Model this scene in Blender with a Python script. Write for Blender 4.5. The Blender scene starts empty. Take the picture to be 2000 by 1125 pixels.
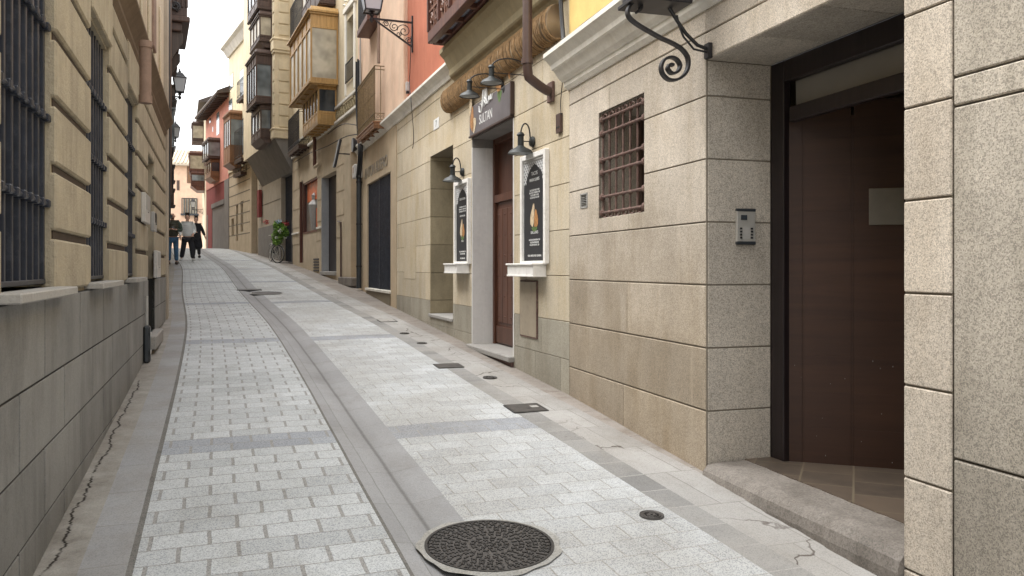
import bpy, bmesh, math, random
from mathutils import Vector, Matrix
R = math.radians
scene = bpy.context.scene
COL = scene.collection
rnd = random.Random(7)

# ------------------------------------------------------------------ camera
EYE = 1.6
F = 1574.0            # focal length in units of the 2000-px-wide photograph
HOR = 523.0
cd = bpy.data.cameras.new('camera')
cam = bpy.data.objects.new('camera', cd)
COL.objects.link(cam)
cam.location = (0, 0, EYE)
cam.rotation_euler = (R(90), 0, 0)
cd.sensor_width = 36
cd.lens = F / 2000 * 36
cd.shift_y = -39.5 / 2000
cd.clip_end = 600
cd.clip_start = 0.05
scene.camera = cam

# ------------------------------------------------------------------ sky, sun, exposure
SUN_EL, SUN_AZ = R(60), R(-88)          # azimuth from +Y, clockwise
world = bpy.data.worlds.new('World')
scene.world = world
world.use_nodes = True
nt = world.node_tree
nt.nodes.clear()
wo = nt.nodes.new('ShaderNodeOutputWorld')
bg = nt.nodes.new('ShaderNodeBackground')
sky = nt.nodes.new('ShaderNodeTexSky')
sky.sky_type = 'NISHITA'
sky.sun_disc = False
sky.sun_elevation = SUN_EL
sky.sun_rotation = SUN_AZ
sky.dust_density = 4.0
sky.air_density = 1.0
hs = nt.nodes.new('ShaderNodeHueSaturation')
hs.inputs['Saturation'].default_value = 0.12     # overcast: an almost colourless sky
nt.links.new(sky.outputs[0], hs.inputs['Color'])
mxw = nt.nodes.new('ShaderNodeMix')
mxw.data_type = 'RGBA'
mxw.inputs[0].default_value = 0.6
nt.links.new(hs.outputs[0], mxw.inputs[6])
mxw.inputs[7].default_value = (6.3, 6.4, 6.5, 1)   # even cloud layer
nt.links.new(mxw.outputs[2], bg.inputs['Color'])
bg.inputs['Strength'].default_value = 0.15
nt.links.new(bg.outputs[0], wo.inputs['Surface'])
sd = bpy.data.lights.new('sun', 'SUN')
sd.energy = 1.5
sd.angle = R(55)
sd.color = (1.0, 0.985, 0.955)
sun = bpy.data.objects.new('sun', sd)
COL.objects.link(sun)
sun.location = (0, 0, 30)
_dir = Vector((math.sin(SUN_AZ) * math.cos(SUN_EL), math.cos(SUN_AZ) * math.cos(SUN_EL), math.sin(SUN_EL)))
sun.rotation_euler = _dir.to_track_quat('Z', 'Y').to_euler()
vs = scene.view_settings
vs.view_transform = 'Standard'
vs.look = 'None'
vs.exposure = 1.5
vs.gamma = 1
vs.use_curve_mapping = False
scene.display_settings.display_device = 'sRGB'

# ------------------------------------------------------------------ helpers: materials
def srgb(r, g, b):
    f = lambda c: (c / 255 / 12.92) if c / 255 <= 0.04045 else ((c / 255 + 0.055) / 1.055) ** 2.4
    return (f(r), f(g), f(b), 1)

class NB:
    def __init__(self, name, rough=0.8, spec=0.5):
        self.m = bpy.data.materials.new(name)
        self.m.use_nodes = True
        self.t = self.m.node_tree
        self.t.nodes.clear()
        self.out = self.t.nodes.new('ShaderNodeOutputMaterial')
        self.p = self.t.nodes.new('ShaderNodeBsdfPrincipled')
        self.t.links.new(self.p.outputs[0], self.out.inputs[0])
        self.p.inputs['Roughness'].default_value = rough
        self.p.inputs['Specular IOR Level'].default_value = spec
        tc = self.t.nodes.new('ShaderNodeTexCoord')
        self.obj = tc.outputs['Object']
        self.uv = tc.outputs['UV']
    def n(self, kind):
        return self.t.nodes.new('ShaderNode' + kind)
    def L(self, a, b):
        if isinstance(a, (int, float)):
            b.default_value = a
        elif isinstance(a, tuple):
            b.default_value = a if len(a) == 4 or b.type == 'VECTOR' else (*a, 1)
        else:
            self.t.links.new(a, b)
    def mapping(self, scale=(1, 1, 1), rot=(0, 0, 0), loc=(0, 0, 0), co=None):
        k = self.n('Mapping')
        self.L(co or self.obj, k.inputs[0])
        k.inputs['Scale'].default_value = scale
        k.inputs['Rotation'].default_value = rot
        k.inputs['Location'].default_value = loc
        return k.outputs[0]
    def noise(self, scale, detail=3, rough=0.55, co=None, dist=0):
        k = self.n('TexNoise')
        self.L(co or self.obj, k.inputs['Vector'])
        k.inputs['Scale'].default_value = scale
        k.inputs['Detail'].default_value = detail
        k.inputs['Roughness'].default_value = rough
        k.inputs['Distortion'].default_value = dist
        return k.outputs[0]
    def voro(self, scale, feature='F1', co=None, out=0):
        k = self.n('TexVoronoi')
        k.feature = feature
        self.L(co or self.obj, k.inputs['Vector'])
        k.inputs['Scale'].default_value = scale
        return k.outputs[out]
    def ramp(self, f, a, b, lo=(0, 0, 0, 1), hi=(1, 1, 1, 1)):
        k = self.n('MapRange')
        self.L(f, k.inputs['Value'])
        k.inputs['From Min'].default_value = a
        k.inputs['From Max'].default_value = b
        return k.outputs[0]
    def math(self, op, a, b=0.0, c=0.0, clamp=False):
        k = self.n('Math')
        k.operation = op
        k.use_clamp = clamp
        self.L(a, k.inputs[0]); self.L(b, k.inputs[1]); self.L(c, k.inputs[2])
        return k.outputs[0]
    def mix(self, f, a, b, blend='MIX'):
        k = self.n('Mix')
        k.data_type = 'RGBA'
        k.blend_type = blend
        self.L(f, k.inputs[0]); self.L(a, k.inputs[6]); self.L(b, k.inputs[7])
        return k.outputs[2]
    def attr(self, name='rnd'):
        k = self.n('Attribute')
        k.attribute_name = name
        return k.outputs['Fac']
    def bump(self, h, strength=0.3, dist=0.01):
        k = self.n('Bump')
        k.inputs['Strength'].default_value = strength
        k.inputs['Distance'].default_value = dist
        self.L(h, k.inputs['Height'])
        self.L(k.outputs[0], self.p.inputs['Normal'])
    def col(self, c):
        self.L(c, self.p.inputs['Base Color'])
        return self.m

M = {}
def granite(name, base, speck=0.5, scale=75, stain=None, stain_amt=0.5, var=0.16, rough=0.75, co=None, low=None):
    b = NB(name, rough)
    n1 = b.noise(scale, 2, 0.7, co)
    n2 = b.noise(scale * 2.3, 2, 0.6, co)
    n3 = b.noise(1.3, 4, 0.6, co)
    dark = tuple(x * 0.32 for x in base[:3]) + (1,)
    lite = tuple(min(1, x * 1.45) for x in base[:3]) + (1,)
    vc = b.voro(scale * 2.3, 'F1', co, 1)          # mineral grains
    vf = b.math('ADD', vc, b.math('MULTIPLY', b.math('SUBTRACT', b.noise(scale * .45, 3, .7, co), 0.5), 0.7))
    c = b.mix(b.math('MULTIPLY', b.ramp(vf, 0.42, 0.26), speck * .72), base, dark)
    c = b.mix(b.math('MULTIPLY', b.ramp(vf, 0.62, 0.78), speck * 0.75), c, lite)
    c = b.mix(b.ramp(n3, 0.3, 0.75), c, tuple(x * (1 - var) for x in base[:3]) + (1,), 'MIX') if False else c
    c = b.mix(1.0, c, b.mix(b.ramp(n3, 0.25, 0.75), (1 + var * .5,) * 3 + (1,), (1 - var,) * 3 + (1,)), 'MULTIPLY')
    a = b.attr()
    c = b.mix(1.0, c, b.mix(a, (1 - var * .7,) * 3 + (1,), (1 + var * .7,) * 3 + (1,)), 'MULTIPLY')
    if stain:
        s = b.noise(3.0, 5, 0.7, b.mapping((1, 1, 0.28)))
        mul = b.mix(1.0, c, tuple(min(1.0, x / y * 1.0) for x, y in zip(stain[:3], base[:3])) + (1,), 'MULTIPLY')
        c = b.mix(b.math('MULTIPLY', b.ramp(s, 0.45, 0.70), stain_amt), c, mul)
        s2 = b.noise(1.1, 6, 0.75, b.mapping((1, 1, .6), loc=(3, 7, 1)))
        c = b.mix(b.math('MULTIPLY', b.ramp(s2, 0.5, 0.72), stain_amt * .8), c, mul)
        s3 = b.noise(1.0, 4, 0.7, b.mapping((9, 9, .35)))
        c = b.mix(b.math('MULTIPLY', b.ramp(s3, 0.60, 0.74), .30), c, tuple(min(1, x * 1.3) for x in base[:3]) + (1,))
    if low:      # (z height, colour, amount): stain band, ragged top edge; its grime also paints in contact shade
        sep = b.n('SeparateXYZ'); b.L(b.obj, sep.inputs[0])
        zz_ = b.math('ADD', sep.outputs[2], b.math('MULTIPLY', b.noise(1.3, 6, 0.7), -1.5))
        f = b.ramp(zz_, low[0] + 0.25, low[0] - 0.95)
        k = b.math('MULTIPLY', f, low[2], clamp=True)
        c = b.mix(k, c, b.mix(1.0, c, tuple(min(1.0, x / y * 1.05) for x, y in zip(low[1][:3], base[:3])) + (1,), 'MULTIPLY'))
    b.bump(b.math('ADD', n1, b.math('MULTIPLY', n3, 0.4)), 0.25, 0.004)
    return b.col(c)

def plaster(name, base, stain=None, amt=0.5, scale=2.0, bump=0.15, rough=0.9, fine=40):
    b = NB(name, rough, 0.2)
    n1 = b.noise(scale, 6, 0.65)
    n2 = b.noise(3.2, 5, 0.7, b.mapping((1.6, 1.6, 0.22)))
    n3 = b.noise(fine, 4, 0.6)
    c = b.mix(b.ramp(n1, 0.3, 0.7), tuple(x * 1.1 for x in base[:3]) + (1,), tuple(x * 0.82 for x in base[:3]) + (1,))
    st = stain or tuple(x * 0.55 for x in base[:3]) + (1,)
    c = b.mix(b.math('MULTIPLY', b.ramp(n2, 0.48, 0.72), amt), c, st)
    c = b.mix(1.0, c, b.mix(b.attr(), (.92, .92, .92, 1), (1.07, 1.06, 1.05, 1)), 'MULTIPLY')
    c = b.mix(b.math('MULTIPLY', b.ramp(n3, 0.5, 0.75), 0.25), c, tuple(x * 0.6 for x in base[:3]) + (1,))
    b.bump(b.math('ADD', n3, b.math('MULTIPLY', n1, 1.5)), bump, 0.01)
    return b.col(c)

def wood(name, base, dark=None, rough=0.5, axis='z', grain=1.0, scale=6):
    b = NB(name, rough, 0.4)
    sc = {'z': (scale * 3, scale * 3, scale * .18), 'x': (scale * .18, scale * 3, scale * 3)}[axis]
    n1 = b.noise(1.0, 6, 0.7, b.mapping(sc), 0.6)
    n2 = b.noise(1.2, 3)
    dk = dark or tuple(x * 0.4 for x in base[:3]) + (1,)
    c = b.mix(b.math('MULTIPLY', b.ramp(n1, 0.35, 0.7), grain), base, dk)
    c = b.mix(b.math('MULTIPLY', b.ramp(n2, 0.4, 0.75), 0.4), c, dk)
    c = b.mix(1.0, c, b.mix(b.attr(), (.85, .85, .85, 1), (1.15, 1.12, 1.1, 1)), 'MULTIPLY')
    b.bump(n1, 0.2, 0.004)
    return b.col(c)

def plain(name, base, rough=0.5, metal=0.0, var=0.15, scale=8, bump=0.05, spec=0.5, wear=None):
    b = NB(name, rough, spec)
    b.p.inputs['Metallic'].default_value = metal
    n1 = b.noise(scale, 5, 0.65)
    c = b.mix(b.ramp(n1, 0.3, 0.7), tuple(min(1, x * (1 + var)) for x in base[:3]) + (1,), tuple(x * (1 - var) for x in base[:3]) + (1,))
    if wear:
        c = b.mix(b.math('MULTIPLY', b.ramp(b.noise(scale * 1.7, 6, 0.75), 0.52, 0.62), wear[1]), c, wear[0])
    b.L(b.ramp(n1, -1.5 + rough, 2.2), b.p.inputs['Roughness']) if False else None
    b.bump(b.noise(scale * 6, 3), bump, 0.004)
    return b.col(c)

def glassy(name, base, rough=0.08, var=0.5, scale=1.5):
    b = NB(name, rough, 0.6)
    n1 = b.noise(scale, 2, 0.5)
    c = b.mix(b.ramp(n1, 0.35, 0.65), tuple(x * (1 + var) for x in base[:3]) + (1,), tuple(x * (1 - var) for x in base[:3]) + (1,))
    return b.col(c)

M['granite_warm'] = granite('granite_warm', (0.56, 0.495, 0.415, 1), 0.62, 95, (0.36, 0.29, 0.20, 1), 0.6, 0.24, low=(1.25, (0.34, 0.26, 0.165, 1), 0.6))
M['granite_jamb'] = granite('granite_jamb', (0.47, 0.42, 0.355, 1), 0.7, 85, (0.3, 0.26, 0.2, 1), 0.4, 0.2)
M['granite_pier'] = granite('granite_pier', (0.53, 0.465, 0.385, 1), 0.7, 85, (0.30, 0.235, 0.16, 1), 0.3, 0.14)
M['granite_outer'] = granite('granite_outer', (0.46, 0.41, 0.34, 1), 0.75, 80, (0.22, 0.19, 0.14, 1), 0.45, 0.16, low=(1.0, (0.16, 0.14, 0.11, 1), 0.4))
M['sandstone'] = granite('sandstone', (0.56, 0.485, 0.365, 1), 0.3, 60, (0.44, 0.33, 0.17, 1), 0.6, 0.13)
M['sand_core'] = granite('sandstone_joint', (0.22, 0.18, 0.12, 1), 0.2, 40)
M['gray_plinth'] = granite('gray_plinth_stone', (0.36, 0.33, 0.265, 1), 0.3, 50, (0.19, 0.16, 0.11, 1), 0.5, 0.15)
M['joint'] = plain('joint_mortar', (0.17, 0.145, 0.11), 0.95, 0, 0.2)
M['slate_slab'] = granite('gray_slab', (0.235, 0.229, 0.215, 1), 0.3, 90, (0.10, 0.095, 0.088, 1), 0.6, 0.18)
M['slate_joint'] = plain('slab_joint', (0.025, 0.024, 0.022), 0.95)
M['ochre_rough'] = plaster('ochre_rough_stone', (0.42, 0.365, 0.27, 1), (0.20, 0.17, 0.13, 1), 0.6, 3, 0.8, fine=55)
M['groove'] = plain('painted_groove_shadow', (0.06, 0.042, 0.03), 0.95)
M['cornice_brown'] = plaster('brown_cornice', (0.17, 0.125, 0.085, 1), None, 0.5)
M['yellow_wall'] = plaster('yellow_wall', (0.72, 0.52, 0.20, 1), (0.6, 0.42, 0.17, 1), 0.3)
M['red_wall'] = plaster('red_wall', (0.44, 0.155, 0.095, 1), (0.55, 0.24, 0.15, 1), 0.35)
M['peach_wall'] = plaster('peach_wall', (0.72, 0.52, 0.38, 1), (0.6, 0.36, 0.25, 1), 0.4)
M['cream_wall'] = plaster('cream_wall', (0.62, 0.53, 0.38, 1), (0.5, 0.40, 0.27, 1), 0.35)
M['beige_render'] = plaster('beige_render', (0.52, 0.43, 0.31, 1), (0.36, 0.29, 0.2, 1), 0.4)
M['white_mould'] = plaster('white_moulding', (0.76, 0.73, 0.66, 1), (0.46, 0.40, 0.31, 1), 0.4)
M['gray_render'] = plaster('gray_render', (0.21, 0.195, 0.18, 1), (0.19, 0.175, 0.16, 1), 0.4)
M['gray_light'] = plaster('light_gray_render', (0.40, 0.35, 0.28, 1), (0.3, 0.26, 0.2, 1), 0.4)
M['pink_wall'] = plaster('pink_wall', (0.60, 0.27, 0.21, 1), (0.45, 0.27, 0.22, 1), 0.5)
M['crimson_wall'] = plaster('crimson_plinth', (0.24, 0.06, 0.055, 1), None, 0.4)
M['salmon_wall'] = plaster('salmon_wall', (0.80, 0.56, 0.40, 1), (0.7, 0.42, 0.3, 1), 0.3)
M['roof_tile'] = plain('roof_tile', (0.33, 0.27, 0.2), 0.9, 0, 0.4, 6, 0.4)
M['eave_dark'] = wood('dark_eave_wood', (0.09, 0.065, 0.05, 1))
M['iron'] = plain('wrought_iron', (0.028, 0.026, 0.028), 0.45, 0.3, 0.3)
M['iron_navy'] = plain('painted_iron_bars', (0.028, 0.032, 0.045), 0.42, 0.1, 0.3, wear=((.09, .095, .11, 1), .35))
M['iron_rust'] = plain('rusty_iron', (0.13, 0.075, 0.06), 0.75, 0.1, 0.4, 20, 0.3, wear=((.27, .19, .15, 1), .6))
M['iron_gold'] = plain('weathered_balcony_iron', (0.18, 0.125, 0.06), 0.7, 0.2, 0.4, 20, 0.2)
M['pipe_brown'] = plain('brown_painted_pipe', (0.085, 0.052, 0.043), 0.4, 0.1, 0.15)
M['pipe_dark'] = plain('dark_pipe', (0.04, 0.045, 0.05), 0.4, 0.2, 0.15)
M['terracotta'] = plain('terracotta', (0.24, 0.16, 0.12), 0.8, 0, 0.25)
M['wood_gold'] = wood('golden_oak', (0.52, 0.32, 0.115, 1), (0.30, 0.17, 0.055, 1), 0.4)
M['wood_brown'] = wood('dark_brown_wood', (0.10, 0.06, 0.045, 1), (0.04, 0.025, 0.02, 1), 0.5)
M['wood_red'] = wood('red_brown_wood', (0.16, 0.065, 0.042, 1), (0.06, 0.025, 0.02, 1), 0.45)
M['wood_orange'] = wood('orange_wood', (0.30, 0.15, 0.065, 1), (0.14, 0.07, 0.04, 1), 0.5)
M['door_brown'] = wood('restaurant_door_wood', (0.125, 0.05, 0.028, 1), (0.05, 0.02, 0.013, 1), 0.4)
M['door_dark'] = wood('entrance_door_wood', (0.062, 0.029, 0.017, 1), (0.028, 0.014, 0.010, 1), 0.55, 'x', 0.7, 4)
M['frame_dark'] = wood('door_frame_wood', (0.022, 0.014, 0.015, 1), None, 0.4)
M['white_paint'] = plain('white_painted_wood', (0.82, 0.80, 0.76), 0.5, 0, 0.05, 8, 0.05, wear=((.32, .27, .22, 1), .2))
M['marble'] = granite('marble_jamb', (0.74, 0.72, 0.69, 1), 0.06, 12, (0.44, 0.41, 0.41, 1), 0.3, 0.06, 0.45)
M['steel'] = plain('brushed_steel', (0.50, 0.48, 0.44), 0.4, 0.35, 0.06, 20)
M['black'] = plain('black_plastic', (0.018, 0.018, 0.02), 0.35)
M['chalk_black'] = plain('printed_black', (0.02, 0.02, 0.023), 0.6, 0, 0.1)
M['white_print'] = plain('white_print', (0.72, 0.72, 0.70), 0.6, 0, 0.03)
M['shade_green'] = plain('enamel_gray_green', (0.02, 0.023, 0.023), 0.5, 0.1, 0.2)
M['shade_in'] = plain('enamel_inside', (0.22, 0.235, 0.235), 0.4, 0, 0.1)
M['glass_dark'] = glassy('dark_window_glass', (0.045, 0.052, 0.06, 1), 0.08)
M['glass_mid'] = glassy('window_glass', (0.16, 0.18, 0.19, 1), 0.08)
M['curtain'] = glassy('curtained_glass', (0.40, 0.35, 0.26, 1), 0.35, 0.25, 3)
M['lamp_glass'] = glassy('frosted_lamp_glass', (0.5, 0.52, 0.55, 1), 0.3, 0.1)
M['cable'] = plain('black_cable', (0.02, 0.02, 0.022), 0.6)
M['plastic_white'] = plain('white_plastic', (0.5, 0.48, 0.45), 0.5, 0, 0.08, wear=((.35, .3, .25, 1), .3))
M['plastic_gray'] = plain('gray_plastic', (0.36, 0.35, 0.33), 0.5, 0, 0.1)
M['metal_door'] = plain('meter_cupboard_metal', (0.36, 0.30, 0.22), 0.55, 0.2, 0.1, 5, 0.1, wear=((.24, .2, .16, 1), .4))
M['cast_iron'] = plain('cast_iron_cover', (0.085, 0.078, 0.073), 0.55, 0.35, 0.25, 14, 0.3)
M['cast_dark'] = plain('cast_iron_raised', (0.05, 0.047, 0.045), 0.5, 0.4, 0.25, 14, 0.3)
M['collar'] = granite('concrete_collar', (0.33, 0.325, 0.305, 1), 0.45, 60, (0.28, 0.25, 0.2, 1), 0.5)
M['interior'] = plaster('interior_plaster', (0.45, 0.41, 0.34, 1))
M['threshold'] = granite('worn_threshold_stone', (0.23, 0.205, 0.18, 1), 0.5, 60, (0.10, 0.085, 0.07, 1), 0.7, 0.2)
M['sill_stone'] = granite('sill_stone', (0.36, 0.345, 0.32, 1), 0.25, 60, (0.25, 0.23, 0.21, 1), 0.4)
M['sign_gray'] = plain('sign_print_gray', (0.13, 0.115, 0.12), 0.45, 0, 0.25, 2.5)
M['print_food'] = plain('printed_food_orange', (0.42, 0.20, 0.07), 0.4, 0, 0.5, 30)
M['print_cream'] = plain('printed_food_cream', (0.60, 0.48, 0.32), 0.4, 0, 0.4, 30)
M['print_green'] = plain('printed_leaf_green', (0.10, 0.17, 0.05), 0.4, 0, 0.5, 30)
M['poster_orange'] = plain('poster_orange', (0.62, 0.13, 0.04), 0.4, 0, 0.35, 6)
M['poster_mix'] = plain('poster_photo', (0.17, 0.15, 0.13), 0.3, 0, 0.7, 5)
M['leaf'] = plain('green_leaves', (0.06, 0.15, 0.025), 0.6, 0, 0.5, 14)
M['petal_white'] = plain('white_petals', (0.75, 0.75, 0.68), 0.6)
M['petal_red'] = plain('red_petals', (0.42, 0.03, 0.035), 0.6)
M['petal_blue'] = plain('pale_blue_petals', (0.4, 0.5, 0.62), 0.6)

def cane_mat():
    b = NB('twisted_cane_roll', 0.8, 0.2)
    sep = b.n('SeparateXYZ'); b.L(b.obj, sep.inputs[0])
    w = b.n('TexWave'); w.wave_type = 'BANDS'; w.bands_direction = 'X'
    b.L(b.mapping((1, 1, 1), (0, R(18), 0)), w.inputs['Vector'])
    w.inputs['Scale'].default_value = 3.2
    w.inputs['Distortion'].default_value = 1.6
    w.inputs['Detail'].default_value = 2
    n = b.noise(5, 5, 0.7)
    c = b.mix(w.outputs['Fac'], (0.13, 0.09, 0.055, 1), (0.31, 0.235, 0.15, 1))
    c = b.mix(b.math('MULTIPLY', b.ramp(n, 0.4, 0.7), 0.5), c, (0.24, 0.15, 0.07, 1))
    b.bump(w.outputs['Fac'], 0.8, 0.03)
    return b.col(c)
M['cane'] = cane_mat()

def tile_underside():
    b = NB('painted_soffit_tiles', 0.35, 0.5)
    w = b.n('TexMagic'); w.turbulence_depth = 3
    b.L(b.obj, w.inputs['Vector']); w.inputs['Scale'].default_value = 14
    c = b.mix(b.ramp(w.outputs['Fac'], 0.3, 0.6), (0.34, 0.37, 0.42, 1), (0.08, 0.095, 0.15, 1))
    return b.col(c)
M['soffit_tile'] = tile_underside()

def floor_tiles():
    b = NB('hall_floor_tiles', 0.45, 0.5)
    k = b.n('TexBrick'); b.L(b.mapping((1, 1, 1), (0, 0, R(40))), k.inputs['Vector'])
    k.inputs['Color1'].default_value = (0.12, 0.09, 0.066, 1)
    k.inputs['Color2'].default_value = (0.07, 0.055, 0.043, 1)
    k.inputs['Mortar'].default_value = (0.16, 0.13, 0.09, 1)
    k.inputs['Scale'].default_value = 1
    k.inputs['Brick Width'].default_value = 0.3; k.inputs['Row Height'].default_value = 0.3
    k.inputs['Mortar Size'].default_value = 0.006
    n = b.noise(7, 5, 0.7)
    c = b.mix(b.math('MULTIPLY', b.ramp(n, 0.4, 0.7), 0.5), k.outputs['Color'], (0.14, 0.105, 0.075, 1))
    return b.col(c)
M['floor_tiles'] = floor_tiles()

# paving materials use the sheet's UV map, in metres across / along the street
def paving(name, kind):
    b = NB(name, 0.9, 0.12)
    uv = b.n('UVMap'); uv.uv_map = 'UVMap'
    co = uv.outputs[0]
    sep = b.n('SeparateXYZ'); b.L(co, sep.inputs[0])
    a, t = sep.outputs[0], sep.outputs[1]
    wob = b.noise(1.6, 3, 0.6, co)
    n1 = b.noise(55, 2, 0.75, co); n2 = b.noise(120, 2, 0.6, co); n3 = b.noise(0.7, 5, 0.65, co); n4 = b.noise(4.5, 6, 0.7, co)
    def brick(w, h, m, kx, c1, c2, mo, off=0.5, ox=0.0, oy=0.0, smooth=0.25):
        jn = b.n('Mapping'); b.L(co, jn.inputs[0])
        # joints wander a few millimetres
        add = b.n('VectorMath'); add.operation = 'MULTIPLY_ADD'
        nz = b.n('TexNoise'); b.L(co, nz.inputs['Vector']); nz.inputs['Scale'].default_value = 5; nz.inputs['Detail'].default_value = 3
        b.L(nz.outputs['Color'], add.inputs[0]); add.inputs[1].default_value = (0.014, 0.011, 0); b.L(co, add.inputs[2])
        b.L(add.outputs[0], jn.inputs[0])
        jn.inputs['Scale'].default_value = (kx, 1, 1); jn.inputs['Location'].default_value = (ox, oy, 0)
        k = b.n('TexBrick'); b.L(jn.outputs[0], k.inputs['Vector'])
        k.offset = off
        k.inputs['Scale'].default_value = 1
        k.inputs['Color1'].default_value = c1; k.inputs['Color2'].default_value = c2; k.inputs['Mortar'].default_value = mo
        k.inputs['Brick Width'].default_value = w * kx; k.inputs['Row Height'].default_value = h
        k.inputs['Mortar Size'].default_value = m; k.inputs['Mortar Smooth'].default_value = smooth
        k.inputs['Bias'].default_value = -0.2
        return k.outputs['Color'], k.outputs['Fac']
    spk = 0.75
    if kind in ('setts', 'setts_pale'):
        mo = (0.33, 0.325, 0.315, 1) if kind == 'setts' else (0.32, 0.31, 0.29, 1)
        c, fac = brick(0.274, 0.19, 0.0058 if kind == 'setts' else 0.004, 0.5 if kind == 'setts' else 0.8, (0.53, 0.55, 0.56, 1), (0.42, 0.435, 0.445, 1), mo)
        if kind == 'setts_pale':
            c = b.mix(b.math('MULTIPLY', b.ramp(n3, 0.35, 0.6), 0.5), c, (0.40, 0.385, 0.36, 1))
        # bluish cross bands, two courses wide, every 5.3 m
        PER = BAND_P
        ph = b.math('MODULO', b.math('ADD', t, BAND_O), PER)
        m = b.math('MULTIPLY', b.math('GREATER_THAN', ph, 0.0), b.math('LESS_THAN', ph, 0.38))
        cb = b.mix(1.0, c, (0.72, 0.73, 0.77, 1), 'MULTIPLY')
        c = b.mix(b.math('MULTIPLY', m, b.math('SUBTRACT', 1.0, fac)), c, cb)
        hgt = b.math('SUBTRACT', 1.0, fac)
    elif kind == 'channel':
        c, fac = brick(0.9, 0.62, 0.0035, 1.0, (0.335, 0.335, 0.34, 1), (0.295, 0.295, 0.30, 1), (0.25, 0.25, 0.245, 1), 0.0, 0.13)
        ln = b.math('ABSOLUTE', b.math('ADD', a, b.math('MULTIPLY', b.math('SUBTRACT', wob, 0.5), 0.012)))
        c = b.mix(b.math('MULTIPLY', b.ramp(ln, 0.018, 0.003), 0.65), c, (0.12, 0.115, 0.11, 1))
        c = b.mix(b.math('MULTIPLY', b.ramp(ln, 0.10, 0.0), 0.25), c, (0.17, 0.165, 0.16, 1))
        hgt = b.math('SUBTRACT', 1.0, fac); spk = 0.3
    elif kind == 'blue_strip':
        c, fac = brick(0.5, 0.55, 0.0035, 1.0, (0.34, 0.345, 0.355, 1), (0.29, 0.293, 0.303, 1), (0.23, 0.225, 0.22, 1), 0.0, 0.2)
        c = b.mix(b.math('MULTIPLY', b.ramp(n3, 0.4, 0.62), 0.45), c, (0.30, 0.27, 0.23, 1))
        hgt = b.math('SUBTRACT', 1.0, fac); spk = 0.35
    elif kind == 'joint_strip':
        c = b.mix(b.ramp(n4, 0.3, 0.7), (0.215, 0.205, 0.19, 1), (0.16, 0.155, 0.145, 1)); hgt = 0.0
    elif kind == 'kerb_worn':
        c = b.mix(b.ramp(n4, 0.3, 0.7), (0.36, 0.345, 0.315, 1), (0.235, 0.22, 0.20, 1))
        c = b.mix(b.math('MULTIPLY', b.ramp(n3, 0.45, 0.65), 0.5), c, (0.33, 0.295, 0.265, 1))
        # one long wandering crack
        cr = b.math('ABSOLUTE', b.math('ADD', b.math('ADD', a, 1.79), b.math('MULTIPLY', b.math('SUBTRACT', b.noise(1.8, 6, 0.75, b.mapping((0.0, 1, 1), co=co)), 0.5), 0.22)))
        crm = b.math('MULTIPLY', b.ramp(cr, 0.010, 0.003), b.math('MULTIPLY', b.math('LESS_THAN', t, 13.5), b.ramp(n4, 0.35, 0.5)), clamp=True)
        c = b.mix(crm, c, (0.035, 0.03, 0.026, 1))
        hgt = b.math('SUBTRACT', n4, crm); spk = 0.3
    elif kind == 'border':
        c, fac = brick(0.5, 0.30, 0.006, 1.0, (0.29, 0.285, 0.275, 1), (0.20, 0.197, 0.192, 1), (0.37, 0.36, 0.34, 1), 0.0, 0.4)
        c = b.mix(b.math('MULTIPLY', b.ramp(n3, 0.45, 0.6), 0.7), c, (0.35, 0.335, 0.315, 1))
        hgt = b.math('SUBTRACT', 1.0, fac); spk = 0.4
    elif kind == 'sidewalk':
        c, fac = brick(0.34, 0.62, 0.0035, 1.0, (0.40, 0.39, 0.375, 1), (0.335, 0.325, 0.31, 1), (0.22, 0.21, 0.195, 1), 0.35, 0.2)
        c = b.mix(b.math('MULTIPLY', b.ramp(n3, 0.42, 0.6), 0.55), c, (0.33, 0.31, 0.285, 1))
        # hairline cracks
        cv = b.n('TexVoronoi'); cv.feature = 'DISTANCE_TO_EDGE'
        ad = b.n('VectorMath'); ad.operation = 'MULTIPLY_ADD'
        nz = b.n('TexNoise'); b.L(co, nz.inputs['Vector']); nz.inputs['Scale'].default_value = 3; nz.inputs['Detail'].default_value = 6
        b.L(nz.outputs['Color'], ad.inputs[0]); ad.inputs[1].default_value = (0.5, 0.5, 0); b.L(co, ad.inputs[2])
        b.L(ad.outputs[0], cv.inputs['Vector']); cv.inputs['Scale'].default_value = 1.1
        ck = b.math('MULTIPLY', b.ramp(cv.outputs[0], 0.012, 0.003), b.ramp(n3, 0.45, 0.55), clamp=True)
        c = b.mix(b.math('MULTIPLY', ck, 0.85), c, (0.09, 0.07, 0.06, 1))
        hgt = b.math('SUBTRACT', b.math('SUBTRACT', 1.0, fac), ck); spk = 0.35
    elif kind == 'kerb_pink':
        c, fac = brick(0.9, 0.85, 0.004, 1.0, (0.35, 0.32, 0.295, 1), (0.29, 0.265, 0.245, 1), (0.12, 0.10, 0.09, 1), 0.0, 0.3)
        c = b.mix(b.math('MULTIPLY', b.ramp(n4, 0.5, 0.65), 0.5), c, (0.25, 0.21, 0.17, 1))
        hgt = b.math('ADD', b.math('SUBTRACT', 1.0, fac), n4); spk = 0.35
    dk = b.mix(1.0, c, (0.52, 0.53, 0.56, 1), 'MULTIPLY')
    vc = b.math('ADD', b.voro(190, 'F1', co, 1), b.math('MULTIPLY', b.math('SUBTRACT', b.noise(45, 3, .7, co), .5), .6))
    c = b.mix(b.math('MULTIPLY', b.ramp(vc, 0.44, 0.30), spk), c, dk)
    lt = b.mix(1.0, c, (1.3, 1.3, 1.3, 1), 'MULTIPLY')
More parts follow.
